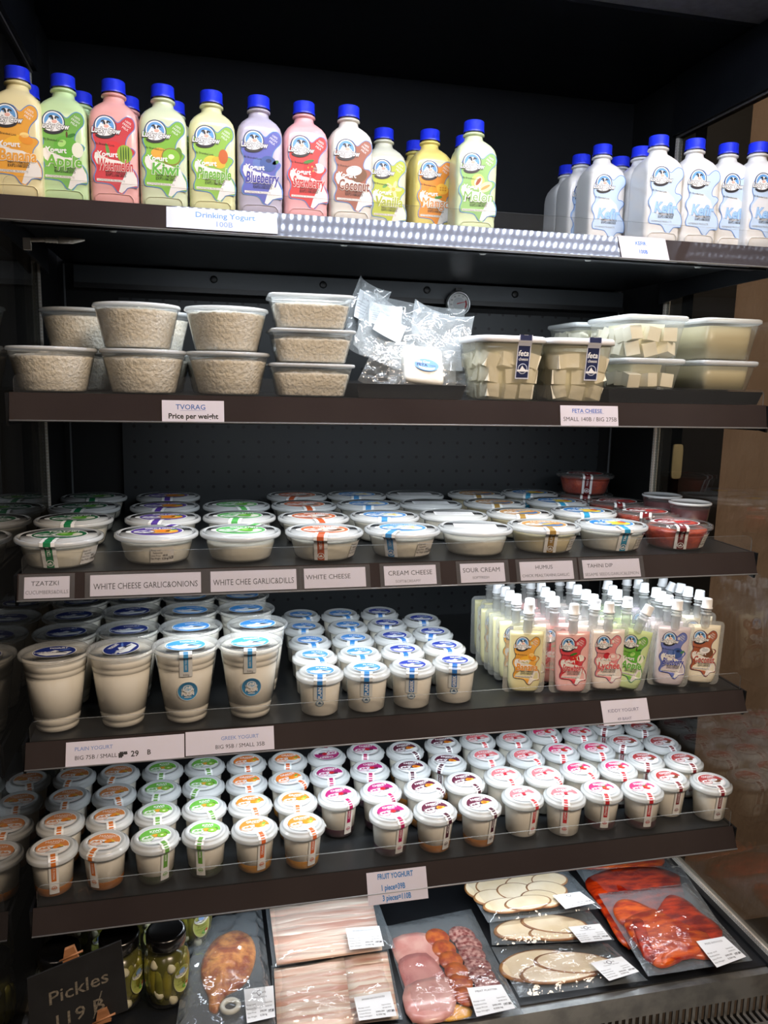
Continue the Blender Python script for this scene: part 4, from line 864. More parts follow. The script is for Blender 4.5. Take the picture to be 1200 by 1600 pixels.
# ------------------------------------------------------------------ feta
FETA = mat('feta_block', '#f8f4e2', .6, noisec='#f2ecd6', nscale=20, bump=.2, bscale=150)
CUBE = MB().box(-.0112, .0112, -.0112, .0112, -.0112, .0112, FETA).mesh('feta_cube')
def cubes(t, hx0, hy0, hx1, hy1, z0, z1, seed, front_only=True):
    rr = random.Random(seed); st = .0235; nz = max(1, int((z1-z0)/st))
    for k in range(nz):
        z = z0+.0125+k*st; f = (z-z0)/(z1-z0); hx = hx0+(hx1-hx0)*f-.0175; hy = hy0+(hy1-hy0)*f-.0175
        nx = max(1, int(2*hx/st)); ny = max(1, int(2*hy/st))
        for i in range(nx+1):
            for j in range(ny+1):
                if front_only and not (j == 0 or i == 0): continue
                x = -hx+2*hx*i/nx+rr.uniform(-.001, .001); y = -hy+2*hy*j/ny+rr.uniform(-.001, .001)
                obj('feta_cube', CUBE, t, (x, y, z), (rr.uniform(-.3, .3), rr.uniform(-.3, .3), rr.uniform(-.45, .45)))
BRINE = mat('feta_brine', '#ece8c8', .35)
BT = MB().loft([(.0008, .0001, .0001, 2), (.0008, .045, .045, 4), (.003, .047, .047, 4), (.092, .0575, .0575, 4.5)], clear('feta_tub_plastic', milk=.34, milkcol='#e9e6cc', gain=1.2, rough=.1), 64, (False, False)).mesh('tub')
BL = MB().loft([(.090, .0580, .0580, 4.5), (.0915, .0610, .0610, 4.5), (.0975, .0612, .0612, 4.5), (.1000, .0595, .0595, 4.5), (.1010, .0570, .0570, 4.5), (.1000, .0001, .0001, 2)], mat('white_tub_lid', '#e8eaec', .3, coat=.3), 64, (False, False)).mesh('lid')
BI = MB().loft([(.003, .0335, .0335, 4), (.080, .0400, .0400, 4), (.080, .0001, .0001, 2)], BRINE, 32, (True, False)).mesh('brine')
A = Art(); NV = flat('#20294f')
A.rect(-.0115, .0115, -.064, .004, flat('#cfd3e2'), 0, 1, 8); A.rect(-.0100, .0100, -.062, .004, NV, 1, 1, 8); A.rect(-.0035, .0035, -.012, .004, flat('#e8eaee'), 2)
A.text('feta', 0, -.024, .0125, WHITE, 2, bold=.02, shear=.15, fit=.018); A.text('cheese', 0, -.033, .0070, WHITE, 2, bold=.01, fit=.016)
A.ell(0, -.048, .0082, .0082, flat('#cfd6e6'), 2, n=20); A.ell(0, -.048, .0070, .0070, NV, 3, n=20); A.poly([(-.005, -.050), (-.001, -.043), (.002, -.047), (.006, -.050)], WHITE, 4); A.rect(-.0095, .0095, -.0525, -.0495, WHITE, 5)
def fs(x, y, e):
    z = .0985+y
    if z > .0895: yy = -.0618-e
    else: yy = -.0475-(.0575-.0475)*(z/.092)-e-.0004
    return (x, yy, z)
BS = A.mb(fs).mesh('seal_strip')
def fetatub(u, v, y, lb, strip, rz, seed):
    p = at_y(u, v, y); t = thing('feta_tub', lb, 'feta tub', (p.x, y, Z2), (0, 0, rz), 'square feta tubs with white lids')
    obj('tub', BT, t); obj('brine', BI, t); obj('lid', BL, t); cubes(t, .046, .046, .057, .057, .004, .090, seed)
    if strip: obj('seal_strip', BS, t, (.014, 0, 0), (0, 0, 0), 'navy seal strip with feta lettering')
fetatub(784, 527, -.183, 'square tub of feta cubes with navy strip, left of the pair', True, .05, 3)
fetatub(891, 532, -.183, 'square tub of feta cubes with navy strip, right of the pair', True, .0, 4)
fetatub(822, 540, -.050, 'square feta tub behind the gap between the two front feta tubs', False, .03, 5)
# black trays
def tray(x0, x1, y0, y1, lb):
    t = tag(obj('black_tray', MB().hexa([(x0+.006, y0+.006, 0), (x1-.006, y0+.006, 0), (x1-.006, y1-.006, 0), (x0+.006, y1-.006, 0), (x0, y0, .022), (x1, y0, .022), (x1, y1, .022), (x0, y1, .022)], BLACK), loc=(0, 0, Z2)), lb, 'tray', 'black display trays on the second shelf')
tray(-.11, .068, -.215, -.02, 'black tray under the vacuum bagged feta')
tray(.312, .606, -.222, .06, 'long black tray under the big boxes of feta at the right')
def bigbox(x0, x1, y0, y1, z, h, lb, seed, fill=True, rz=0):
    hx, hy = (x1-x0)/2, (y1-y0)/2; t = thing('feta_box', lb, 'feta box', ((x0+x1)/2, (y0+y1)/2, z), (0, 0, rz), 'large rectangular boxes of feta in brine')
    s = .80
    obj('box', MB().loft([(.0008, .0001, .0001, 2), (.0008, hx*s-.002, hy*s, 9), (.003, hx*s, hy*s+.002, 9), (h-.006, hx-.004, hy-.004, 10)], MILKYBOX if fill else MILKYBOX, 64, (False, False)), t)
    obj('lid', MB().loft([(h-.009, hx-.003, hy-.003, 10), (h-.007, hx, hy, 10), (h-.002, hx, hy, 10), (h, hx-.002, hy-.002, 10), (h-.001, hx-.006, hy-.006, 10), (h-.002, hx-.008, hy-.008, 10), (h-.002, .0001, .0001, 2)], FROST, 64, (False, False)), t)
    obj('brine', MB().loft([(.003, hx*s-.020 if fill else hx*s-.003, hy*s-.022 if fill else hy*s-.003, 9), (h*.82, hx-.028 if fill else hx-.012, hy-.030 if fill else hy-.012, 9), (h*.82, .0001, .0001, 2)], BRINE if fill else mat('cloudy_brine', '#b5ab88', .35), 40, (True, False)), t)
    if fill: cubes(t, hx*s, hy*s, hx-.006, hy-.006, .004, h-.012, seed)
zt = Z2+.0222
bigbox(.344, .461, -.217, -.062, zt, .052, 'lower large box of feta cubes on the black tray', 11)
bigbox(.342, .461, -.217, -.062, zt+.0525, .070, 'upper large box of feta cubes stacked at the right', 12)
bigbox(.488, .6035, -.217, -.062, zt, .052, 'lower cloudy brine box beside the right glass', 13, False)
bigbox(.488, .6035, -.217, -.062, zt+.0525, .070, 'upper cloudy brine box beside the right glass', 14, False)
bigbox(.335, .452, -.045, .085, zt, .052, 'lower rear feta box behind the big boxes', 15)
bigbox(.331, .448, -.045, .085, zt+.0525, .068, 'upper rear feta box behind the big boxes', 16)
# thermometer on the back panel
p = at_y(716, 475, .255); th = thing('thermometer', 'round chrome dial thermometer hanging on the back panel', 'thermometer', p)
CH = mat('chrome', '#f0f2f4', .28, metal=.85)
th.scale = (1.12, 1.12, 1.12)
obj('case', MB().lathe([(.0001, -.004), (.020, -.004), (.0245, -.002), (.025, .002), (.0225, .006), (.0205, .006), (.020, .003), (.0001, .003)], CH, 36), th, rot=(PI/2, 0, 0))
A = Art(); A.ell(0, 0, .0195, .0195, flat('#f0f1f0'), 0, n=30); A.ell(0, 0, .012, .012, flat('#d2d6d8'), 1, n=24)
for i in range(9): a = -.6+i*.55; A.rect(.0, .0001, 0, .0001, INK, 1); A.text(str(-20+i*10), .0155*math.cos(a), .0155*math.sin(a), .0045, INK, 2)
A.poly([(.013*math.cos(a), .013*math.sin(a)) for a in [-.5+i*.12 for i in range(9)]]+[(.0165*math.cos(a), .0165*math.sin(a)) for a in [.46-i*.12 for i in range(9)]], flat('#a83238'), 2)
A.poly([(-.004, -.001), (.014, .004), (.014, .005), (-.004, .001)], flat('#b8232a'), 4)
obj('dial', A.mb(lambda x, y, e: (x, -.0035-e, y)), th); obj('stand_hook', MB().tube([(-.004, 0, -.026), (.018, -.004, -.027)], .0012, CH), th); obj('hanger', MB().box(-.006, .006, -.002, .003, .023, .030, BLACK), th)

# vacuum bags of feta ---------------------------------------------------
def sheet(name, o, ex, ey, w, h, m, amp=.01, seed=0, nu=36, nv=28, curl=0, thick=None, bag=None):
    """crumpled film: corner o, axes ex, ey; a bag has a swollen middle"""
    o, ex, ey = Vector(o), Vector(ex).normalized(), Vector(ey).normalized(); nn = ex.cross(ey).normalized(); mb = MB()
    def side(sg):
        def fn(i, j):
            p = o+ex*w*(i-.5)+ey*h*(j-.5)
            q = Vector((i*2.6+seed, j*2.3, seed*1.7)); f = noise.noise(q)*.7+.9*abs(noise.noise(q*1.6))+.35*abs(noise.noise(q*3.4))
            e = min(i, 1-i, j, 1-j)*8; e = min(1, e)
            return p+nn*(f*amp*(.35+.65*e)+sg*(bag or 0)*min(1, e)+curl*((i-.5)**2+(j-.5)**2))
        mb.grid(nu, nv, fn, m)
    side(1)
    if bag: side(-1)
    return mb
def vac(name, lb, o, ex, ey, w, h, seed, paper=None, block=None, amp=.012, bag=.004, curl=.06):
    t = thing(name, lb, 'vacuum bag', o, (0, 0, 0), 'vacuum bags of feta on the black tray')
    obj('film', sheet('film', (0, 0, 0), ex, ey, w, h, BAG, amp, seed, bag=bag, curl=curl), t)
    ex, ey = Vector(ex).normalized(), Vector(ey).normalized(); nn = ex.cross(ey).normalized()
    if paper:
        for k, (px, py, pw, ph, title) in enumerate(paper):
            A = Art(); A.rect(-pw/2, pw/2, -ph/2, ph/2, STICK, 0, 4, 4); A.text(title, 0, ph*.28, ph*.13, INK, 1, fit=pw*.5)
            for i in range(5): A.rect(-pw*.42, pw*(.1+.08*((i*5) % 4)), ph*(.12-i*.1), ph*(.135-i*.1), GREY, 1)
            obj('paper_label', A.mb(lambda x, y, e, px=px, py=py: ex*(px+x)+ey*(py+y)+nn*(amp*.9+bag+.002+e+(x*x+y*y)*3)), t, label='white printed paper label')
    return t
b1 = at_y(636, 528, -.02); vac('vacuum_bag', 'large crumpled clear bag at the back of the feta bags', b1, (1, .15, -.12), (.12, .35, .9), .20, .12, 1.3, [(-.052, .026, .062, .04, 'FETA CHEESE')])
b2 = at_y(598, 525, -.07); vac('vacuum_bag', 'clear bag leaning left with a tilted white label', b2, (1, .2, -.45), (.45, .3, .9), .105, .105, 4.1, [(.0, .012, .055, .034, 'FETA CHEESE')], amp=.008)
b4 = at_y(560, 500, -.02); vac('vacuum_bag', 'folded clear bag against the stacked curd tubs', b4, (.8, .35, -.3), (.25, .2, 1), .07, .125, 9.4, [(-.005, .02, .035, .05, 'FETA')], amp=.01)
b5 = at_y(685, 530, -.11); vac('vacuum_bag', 'clear bag flap spreading right toward the feta tubs', b5, (1, -.1, -.25), (.15, .5, .75), .105, .085, 6.2, None, amp=.014)
# front bag with the feta block
c3 = at_y(660, 573, -.165); t = thing('vacuum_bag', 'front clear bag holding a white feta block with oval blue label', 'vacuum bag', c3, (0, 0, 0), 'vacuum bags of feta on the black tray')
exv, eyv = Vector((1, .02, -.10)).normalized(), Vector((.05, .45, .85)).normalized(); nv_ = exv.cross(eyv).normalized()
blk = MB().loft([(-.014, .029, .029, 9), (-.011, .033, .033, 9), (.006, .033, .033, 9), (.010, .030, .030, 9)], mat('white_feta', '#f2f1e9', .55, bump=.3, bscale=50), 40, (True, True), lambda q: tuple(exv*q[0]+eyv*(q[1])+nv_*q[2]))
obj('feta_block', blk, t)
obj('film', sheet('film', nv_*.006, exv, eyv, .115, .085, BAG, .009, 2.2, 44, 34, bag=None, curl=-.03), t)
obj('film_tail', sheet('film', exv*-.062+eyv*-.022+nv_*-.004, (1, .1, -.5), (.5, .3, .85), .075, .062, BAG, .014, 7.7, 30, 24), t)
obj('film_tail', sheet('film', exv*.075+eyv*.0+nv_*-.006, (1, -.1, -.25), (.3, .3, .85), .085, .060, BAG, .014, 5.5, 30, 24), t)
A = Art(); A.ell(0, 0, .0205, .0108, flat('#6b9ad8'), 0, n=30); A.ell(0, -.004, .014, .005, flat('#dfe6f2'), 1, n=20); A.ell(0, .001, .0195, .0062, flat('#6b9ad8'), 2, n=24); A.otext('Lucky Cow', -.008, .005, .0058, WHITE, NAVY, 3, ob=.06); A.text('FETA', -.008, -.0008, .0062, NAVY, 3, bold=.03, sx=1.3); A.text('CHEESE', .010, -.0008, .003, NAVY, 3)
obj('oval_label', A.mb(lambda x, y, e: exv*(x+.003)+eyv*(y-.003)+nv_*(.0125+e)), t, label='blue oval feta label')

# ------------------------------------------------------------------ bottom deck
dk = thing('cooler_deck', 'black bottom deck of the cooler with galvanised front lip', 'deck', (0, 0, ZD))
YL = -.386
obj('deck_pan', MB().box(-.608, .608, YL+.006, .12, -.03, 0, BLACK), dk)
obj('front_lip', MB().box(-.612, .612, YL-.006, YL+.008, -.012, -.003, STEEL).box(-.612, .612, YL-.0085, YL-.006, -.030, -.003, STEEL), dk)
mb = MB(); X0 = -.612; PZ = .0125; nb = 98
mb.box(X0, .612, YL-.0085, YL-.006, -.045, -.030, STEEL)
for i in range(nb):
    x = X0+i*PZ; mb.hexa([(x, YL-.0085, -.075), (x+.0058, YL-.0085, -.075), (x+.0058, YL-.006, -.075), (x, YL-.006, -.075), (x, YL-.0085, -.045), (x+.0058, YL-.0085, -.045), (x+.0058, YL-.006, -.045), (x, YL-.006, -.045)], STEEL)
    mb.box(x, x+.0058, YL-.030, YL-.0085, -.078, -.075, STEEL)
    mb.box(x+.003, x+.0088, YL-.072, YL-.042, -.078, -.075, STEEL)
mb.box(X0, .615, YL-.042, YL-.030, -.078, -.075, STEEL).box(X0, .615, YL-.12, YL-.072, -.078, -.075, STEEL)
obj('air_grille', mb, dk, label='slotted galvanised air grille'); obj('grille_cavity', MB().box(-.612, .612, YL-.12, YL+.02, -.5, -.1, mat('cavity_black', '#040404', .9)), dk)
for x in (.6, -.6125): obj('side_sill', MB().box(x, x+.0125, YL, .12, -.001, .006, BLACK), dk)

def film_pack(name, lb, quad, z, tilt=0):
    """quad: photo corners TL,TR,BR,BL of the film, laid on the deck at height z"""
    P = [at_z(u, v, ZD+z) for u, v in quad]; c = sum(P, Vector())/4
    t = thing(name, lb, 'vacuum pack', c, (0, 0, 0), 'vacuum packs of sliced meat and fish on the deck')
    P = [p-c for p in P]
    def fn(i, j, amp=.0022, dz=.0):
        p = (P[3]*(1-i)+P[2]*i)*(1-j)+(P[0]*(1-i)+P[1]*i)*j
        q = Vector((p.x*45, p.y*45, z*90)); e = min(1, min(i, 1-i, j, 1-j)*9)
        return p+Vector((0, 0, dz*e+(noise.noise(q)+.6*abs(noise.noise(q*2.2)))*amp))
    return t, P, fn, c
def inner(c, pts, z): return [at_z(u, v, ZD+z)-c for u, v in pts]
BACKF = clear('pack_back_film', milk=.42, milkcol='#a4afb7', gain=1.2, rough=.2)
def slab(name, t, poly, z0, z1, m, dome=.0, seed=0, label=None, jig=0.0, rings=4, k=3):
    """a slice or lump with real thickness whose rim follows the outline"""
    o = smooth([(p.x, p.y) for p in poly], k)
    if sum(o[i-1][0]*o[i][1]-o[i][0]*o[i-1][1] for i in range(len(o))) < 0: o = o[::-1]
    n = len(o); cx = sum(p[0] for p in o)/n; cy_ = sum(p[1] for p in o)/n; vs = [(x, y, z0) for x, y in o]; fs = []
    for r in range(rings+1):
        s = 1-(r/(rings+.0))**1.0; s = 1 if r == 0 else s
        zz = z1+dome*(1-s*s) if r else z1-.0006
        for x, y in o:
            X, Y = cx+(x-cx)*max(s, .001), cy_+(y-cy_)*max(s, .001)
            vs.append((X, Y, zz+(noise.noise(Vector((X*70+seed, Y*70, seed)))*jig if r else 0)))
    for r in range(rings+1):
        for i in range(n): j = (i+1) % n; fs.append((r*n+i, r*n+j, (r+1)*n+j, (r+1)*n+i))
    return obj(name, MB().add(vs, fs, m, True), t, label=label)
def pack_label(t, c, quad, z, lines=('', ''), logo_=False):
    P = [at_z(u, v, ZD+z)-c for u, v in quad]; A = Art(); A.rect(0, 1, 0, 1, STICK, 0, 4, 4)
    F = lambda x, y, e: (P[3]*(1-x)+P[2]*x)*(1-y)+(P[0]*(1-x)+P[1]*x)*y+Vector((0, 0, e+.0012))
    A.text(lines[0], .5, .84, .10, INK, 1, fit=.62)
    if lines[1]: A.text(lines[1], .5, .70, .08, GREY, 1, fit=.5)
    if logo_: A.ell(.5, .83, .07, .10, GREY, 1, n=16); A.ell(.5, .83, .05, .07, STICK, 2, n=16)
    for i, (a, b) in enumerate((('Keep cool', 'Expired Date'), ('Manufactured Date', '28.08.2025'), ('Unit Price', '590.00'), ('Net Weight', '0.336 kg'))):
        A.text(a, .2, .50-i*.12, .075, INK, 1, fit=.33); A.text(b, .60 if i > 1 else .8, .50-i*.12, .085 if i > 1 else .07, INK, 1, fit=.24, bold=.02 if i > 1 else 0)
    A.text('197.80', .87, .22, .12, INK, 1, fit=.2, bold=.04)
    obj('price_label', A.mb(F), t, label='white printed price label')
def films(t, fn, top=.008, back=-.001, amp=.0022, m=None):
    mb = MB().grid(40, 34, lambda i, j: fn(i, j, amp, top), m or PACK); obj('film', mb, t)
    obj('back_film', MB().grid(10, 8, lambda i, j: fn(i, j, .0004, back), BACKF), t)
SAL = mat('smoked_salmon', '#cc3c0c', .3, spec=.5, noisec='#7a1006', nscale=26, bump=.5, bscale=70, coat=.4, stretch=(1, 3.2, 1))
SAL2 = mat('smoked_salmon_light', '#e0600e', .3, spec=.5, noisec='#a02206', nscale=30, bump=.4, bscale=90, coat=.4, stretch=(1, 3.2, 1))
c6 = lambda L: [(700+x/2.4, 1300+y/2.4) for x, y in L]
c5 = lambda L: [(400+x/2.857, 1360+y/2.857) for x, y in L]
# salmon packs, rear to front
t, P, fn, c = film_pack('salmon_pack', 'rear pack of smoked salmon, mostly hidden under the rail', c6([(470, 60), (810, 60), (890, 170), (520, 190)]), .004)
films(t, fn); slab('salmon_slice', t, inner(c, c6([(500, 130), (560, 95), (700, 80), (790, 85), (800, 125), (620, 140)]), .006), -.001, .005, SAL2, .001)
t, P, fn, c = film_pack('salmon_pack', 'middle pack of dark smoked salmon behind the front one', c6([(478, 140), (870, 125), (1010, 330), (715, 475)]), .008)
films(t, fn); slab('salmon_slice', t, inner(c, c6([(515, 190), (560, 160), (640, 140), (780, 138), (860, 165), (870, 190), (880, 300), (700, 430), (660, 400), (600, 330), (545, 240)]), .010), -.002, .006, SAL, .002)
slab('salmon_slice', t, inner(c, c6([(590, 300), (640, 300), (700, 380), (690, 430), (640, 400)]), .012), 0, .0035, SAL2, .001)
t, P, fn, c = film_pack('salmon_pack', 'front pack of orange smoked salmon slices with price label', c6([(562, 232), (892, 193), (1142, 482), (750, 542)]), .021)
films(t, fn, .012)
slab('salmon_slice', t, inner(c, c6([(622, 280), (650, 257), (700, 262), (760, 290), (785, 300), (780, 345), (740, 360), (660, 350), (625, 310)]), .023), -.002, .005, SAL2, .002)
slab('salmon_slice', t, inner(c, c6([(790, 290), (820, 248), (850, 243), (900, 265), (950, 310), (1000, 345), (1028, 390), (930, 410), (830, 380), (760, 350)]), .023), -.001, .006, SAL, .003)
slab('salmon_slice', t, inner(c, c6([(665, 335), (760, 300), (860, 320), (950, 370), (1000, 430), (985, 475), (900, 470), (860, 490), (800, 508), (750, 480), (720, 440), (680, 385)]), .024), .001, .0075, SAL2, .003)
slab('salmon_slice', t, inner(c, c6([(690, 345), (730, 340), (760, 420), (775, 490), (740, 480), (715, 430)]), .025), .004, .0095, SAL, .002)
slab('salmon_slice', t, inner(c, c6([(820, 420), (900, 400), (960, 440), (930, 470), (860, 485), (800, 500)]), .025), .004, .0095, SAL2, .002)
pack_label(t, c, c6([(930, 412), (1035, 394), (1118, 470), (1008, 511)]), .034, ('SMOKED SALMON SLICED', ''))
# sliced poultry packs: rear one lies over the next
TUR = mat('sliced_poultry', '#ecdcc0', .4, spec=.6, noisec='#e2cda8', nscale=22, bump=.3, bscale=60, coat=.4)
TURD = mat('smoked_poultry_edge', '#a87848', .4, spec=.6, noisec='#8a5830', nscale=70, coat=.3)
def slices(t, c, L, z, m=TUR, edge=TURD, dz=.0011, nm='meat_slice'):
    for i, (cx, cy_, rx, ry, a) in enumerate(L):
        ca, sa = math.cos(a), math.sin(a)
        pts = [(cx+rx*math.cos(q)*ca-ry*math.sin(q)*sa, cy_+rx*math.cos(q)*sa+ry*math.sin(q)*ca) for q in [k*PI/6 for k in range(12)]]
        zz = z+i*dz; o = slab(nm, t, inner(c, c6(pts), zz), zz-z0_of(t)-.002, zz-z0_of(t)+.001, m, .0004, i, k=2, rings=11)
        me = o.data
        me.materials.append(edge)
        n = 24
        for f in me.polygons:
            if f.index < n*2: f.material_index = 1
def z0_of(t): return t.location.z-ZD
t, P, fn, c = film_pack('poultry_pack', 'front pack of pale sliced poultry beside the salami pack', c6([(162, 432), (600, 418), (750, 556), (268, 622)]), .004)
films(t, fn, .012)
slices(t, c, [(330, 500, 140, 60, -.1), (430, 520, 165, 45, -.12), (470, 490, 150, 40, .05)], .006, dz=.0016)
pack_label(t, c, c6([(533, 493), (650, 469), (717, 526), (604, 561)]), .018, ('Smoked', 'Chicken Breast'), True)
t, P, fn, c = film_pack('poultry_pack', 'middle pack of pale sliced poultry', c6([(150, 300), (530, 295), (625, 405), (165, 425)]), .018)
films(t, fn, .010); slices(t, c, [(300, 360, 130, 42, -.1), (420, 375, 120, 30, -.05), (400, 345, 130, 34, .1)], .020, dz=.0014)
pack_label(t, c, c6([(450, 358), (568, 346), (614, 405), (500, 418)]), .030, ('Smoked', 'Chicken Breast'), True)
t, P, fn, c = film_pack('poultry_pack', 'rear pack of round smoked chicken slices with brown rims', c6([(50, 175), (425, 120), (578, 286), (150, 340)]), .030)
films(t, fn, .012)
slices(t, c, [(110, 215, 50, 32, .3), (180, 200, 80, 36, -.1), (300, 190, 90, 34, -.1), (380, 180, 70, 28, 0), (170, 245, 75, 30, 0), (260, 225, 80, 34, .1), (370, 215, 80, 30, .1), (220, 275, 90, 28, -.05), (350, 250, 80, 32, .1), (300, 265, 90, 28, -.1)], .032, dz=.0008)
pack_label(t, c, c6([(392, 240), (494, 226), (552, 268), (440, 291)]), .045, ('Smoked', 'Chicken'), True)
# ham and salami pack
t, P, fn, c = film_pack('salami_pack', 'pack of cooked ham and red salami rounds, middle of the deck', c5([(575, 250), (960, 172), (1195, 640), (700, 685)]), .004)
films(t, fn, .012)
HAM = mat('cooked_ham', '#cf9088', .35, spec=.6, noisec='#b86f6c', nscale=26, bump=.5, bscale=60, coat=.5); HAM2 = mat('cooked_ham_pale', '#dcaaa0', .35, noisec='#c98880', nscale=30, bump=.5, bscale=60, coat=.5)
c5s = lambda cx, cy_, rx, ry, a=0: c5([(cx+rx*math.cos(q)*math.cos(a)-ry*math.sin(q)*math.sin(a), cy_+rx*math.cos(q)*math.sin(a)+ry*math.sin(q)*math.cos(a)) for q in [k*PI/6 for k in range(12)]])
slab('ham_slice', t, inner(c, c5([(612, 305), (770, 282), (840, 400), (720, 440), (640, 420)]), .006), -.002, .003, HAM2, .001, k=3)
slab('ham_slice', t, inner(c, c5([(640, 400), (760, 370), (850, 480), (860, 560), (700, 570), (660, 500)]), .007), -.001, .0045, HAM, .001)
slab('ham_slice', t, inner(c, c5([(665, 520), (860, 480), (880, 640), (700, 670)]), .008), 0, .006, HAM2, .001)
SALA = mat('dark_salami', '#7c2c2a', .35, spec=.6, noisec='#c89a90', nscale=150, bump=.4, bscale=120, coat=.5); CHO = mat('red_chorizo', '#a23a18', .35, spec=.6, noisec='#c8661e', nscale=90, bump=.4, bscale=120, coat=.5)
for i, (x, y, m) in enumerate([(810, 300, CHO), (840, 350, CHO), (870, 400, CHO), (895, 450, CHO), (915, 500, CHO), (940, 560, CHO), (920, 290, SALA), (950, 330, SALA), (965, 375, SALA), (990, 425, SALA), (1010, 470, SALA), (1035, 510, SALA)]):
    slab('salami_slice', t, inner(c, c5s(x, y, 62 if m is SALA else 55, 40, .3), .008+i % 6*.0007), .001+(i % 6)*.0008, .0045+(i % 6)*.0008, m, .0003, i, k=2, rings=2)
slab('cheese_slice', t, inner(c, c5([(800, 610), (930, 590), (960, 640), (820, 660)]), .008), -.002, .002, mat('yellow_cheese', '#e0a63c', .4), .0)
pack_label(t, c, c5([(942, 528), (1095, 512), (1158, 618), (985, 657)]), .020, ('MEAT PLATTER', ''))
# bacon packs
BAC = mat('bacon_slice', '#f0e2d2', .35, spec=.5, noisec='#d09c8a', nscale=9, bump=.4, bscale=50, coat=.5, stretch=(.5, 7, 1))
BAC2 = mat('bacon_slice_lean', '#dcab96', .35, spec=.5, noisec='#f0e4d4', nscale=10, bump=.4, bscale=50, coat=.5, stretch=(.5, 7, 1)); RIND = mat('bacon_rind', '#7a4a3c', .5)
def bacon(lb, quad, box, z, n, lab, splitx=None):
    t, P, fn, c = film_pack('bacon_pack', lb, c5(quad), z); films(t, fn, .012)
    TL, TR, BR, BLc = [Vector(p).to_2d() for p in box]
    for k in range(n):
        for (a, b) in ([(0, 1)] if not splitx else [(0, splitx), (splitx, 1)]):
            j0, j1 = k/n, (k+1.45)/n; pts = []
            A_ = lambda i, j: TL.lerp(TR, i).lerp(BLc.lerp(BR, i), min(j, 1.02))
            wob = lambda i: .18/n*math.sin(i*7+k*1.7+a*9)
            m = 7
            for q in range(m+1): i = a+(b-a)*q/m; pts.append(A_(i, j0+wob(i)))
            for q in range(m, -1, -1): i = a+(b-a)*q/m; pts.append(A_(i, j1+wob(i)))
            zz = z+.003+(n-k)*.0005
            slab('bacon_slice', t, inner(c, c5([tuple(p) for p in pts]), zz), zz-z-.003, zz-z+.0018, BAC if (k+int(a*3)) % 2 else BAC2, .0006, k, k=1, rings=2, jig=.0006)
    pack_label(t, c, c5(lab), z+.018, ('SMOKED BACON SLICED', ''))
bacon('lower front pack of bacon rashers at the frame bottom', [(68, 425), (590, 350), (655, 665), (80, 720)], [(80, 440), (585, 365), (635, 650), (95, 720)], .003, 9, [(437, 570), (600, 542), (628, 652), (460, 675)], .62)
bacon('upper pack of streaky bacon rashers under the shelf rail', [(40, 150), (528, 95), (622, 345), (75, 432)], [(60, 165), (515, 115), (562, 345), (92, 412)], .018, 8, [(400, 262), (550, 250), (572, 340), (418, 358)])
# roast chicken leg pack
c4 = lambda L: [(x/2.857, 1400+y/2.857) for x, y in L]
t, P, fn, c = film_pack('chicken_pack', 'clear vacuum bag with a roast chicken leg and onion ring', [(300, 1440), (408, 1418), (432, 1612), (272, 1622)], .009)
films(t, fn, .020, amp=.007, m=clear('soft_bag_film', milk=.10, milkcol='#dfe6ea', gain=2.4, rough=.10, bump=.4, bscale=22, bdist=.02))
CHK = mat('roast_chicken_skin', '#de9448', .32, spec=.7, noisec='#9c4818', nscale=55, bump=1.0, bscale=60, bdist=.006, coat=.5)
slab('chicken_leg', t, inner(c, c4([(1000, 180), (1060, 165), (1120, 195), (1142, 260), (1125, 340), (1080, 410), (1010, 450), (985, 500), (965, 528), (935, 515), (930, 460), (905, 400), (897, 330), (920, 260), (955, 210)]), .006), -.003, .003, CHK, .013, rings=9, jig=.0025)
p = at_z(360, 1580, ZD+.008)-c; mb = MB(); nn_ = 28; pts = [(p.x+.0125*math.cos(2*PI*i/nn_), p.y+.0125*math.sin(2*PI*i/nn_), .008) for i in range(nn_+1)]
obj('onion_ring', mb.tube(pts, .0042, mat('white_onion', '#dfe0d4', .35, coat=.3), 8), t)
pack_label(t, c, [(381, 1547), (427, 1541), (430, 1590), (386, 1600)], .024, ('Homemade', 'Smoked chicken leg'), True)

# pickle jars -----------------------------------------------------------
JG = clear('jar_glass', milk=.02, gain=1.5, rough=.03, ior=1.5); JLID = mat('black_jar_lid', '#0b0b0c', .25, coat=.5)
jar_g = MB().lathe([(.0001, .001), (.027, .001), (.032, .004), (.0345, .012), (.0350, .050), (.0345, .078), (.0320, .088), (.0280, .094), (.0272, .104)], JG, 36).mesh('jar')
jar_l = MB().lathe([(.0290, .0985), (.0305, .0990), (.0312, .1010), (.0312, .1150), (.0300, .1185), (.0270, .1195), (.0260, .1185), (.0001, .1185)], JLID, 36).mesh('jar_lid')
jar_f = MB().lathe([(.0001, .0025), (.024, .0025), (.0285, .008), (.0285, .085), (.0001, .088)], mat('pickle_brine', '#4a4a14', .2, spec=.6, noisec='#5c5a1c', nscale=10), 24).mesh('brine')
CUC = [MB().lathe([(.0001, 0), (.005, .002), (.0085, .012), (.0095, .032), (.0085, .052), (.005, .062), (.0001, .064)], mat('pickled_cucumber_%d' % i, c_, .3, spec=.6, noisec=d_, nscale=40, bump=.5, bscale=90), 14).mesh('cucumber') for i, (c_, d_) in enumerate((('#8a8424', '#5c5a14'), ('#6a6a1c', '#8c8a30')))]
GAR = MB().lathe([(.0001, 0), (.006, .003), (.0075, .008), (.005, .014), (.0001, .020)], mat('garlic_clove', '#d8d4b4', .4), 12).mesh('garlic_clove')
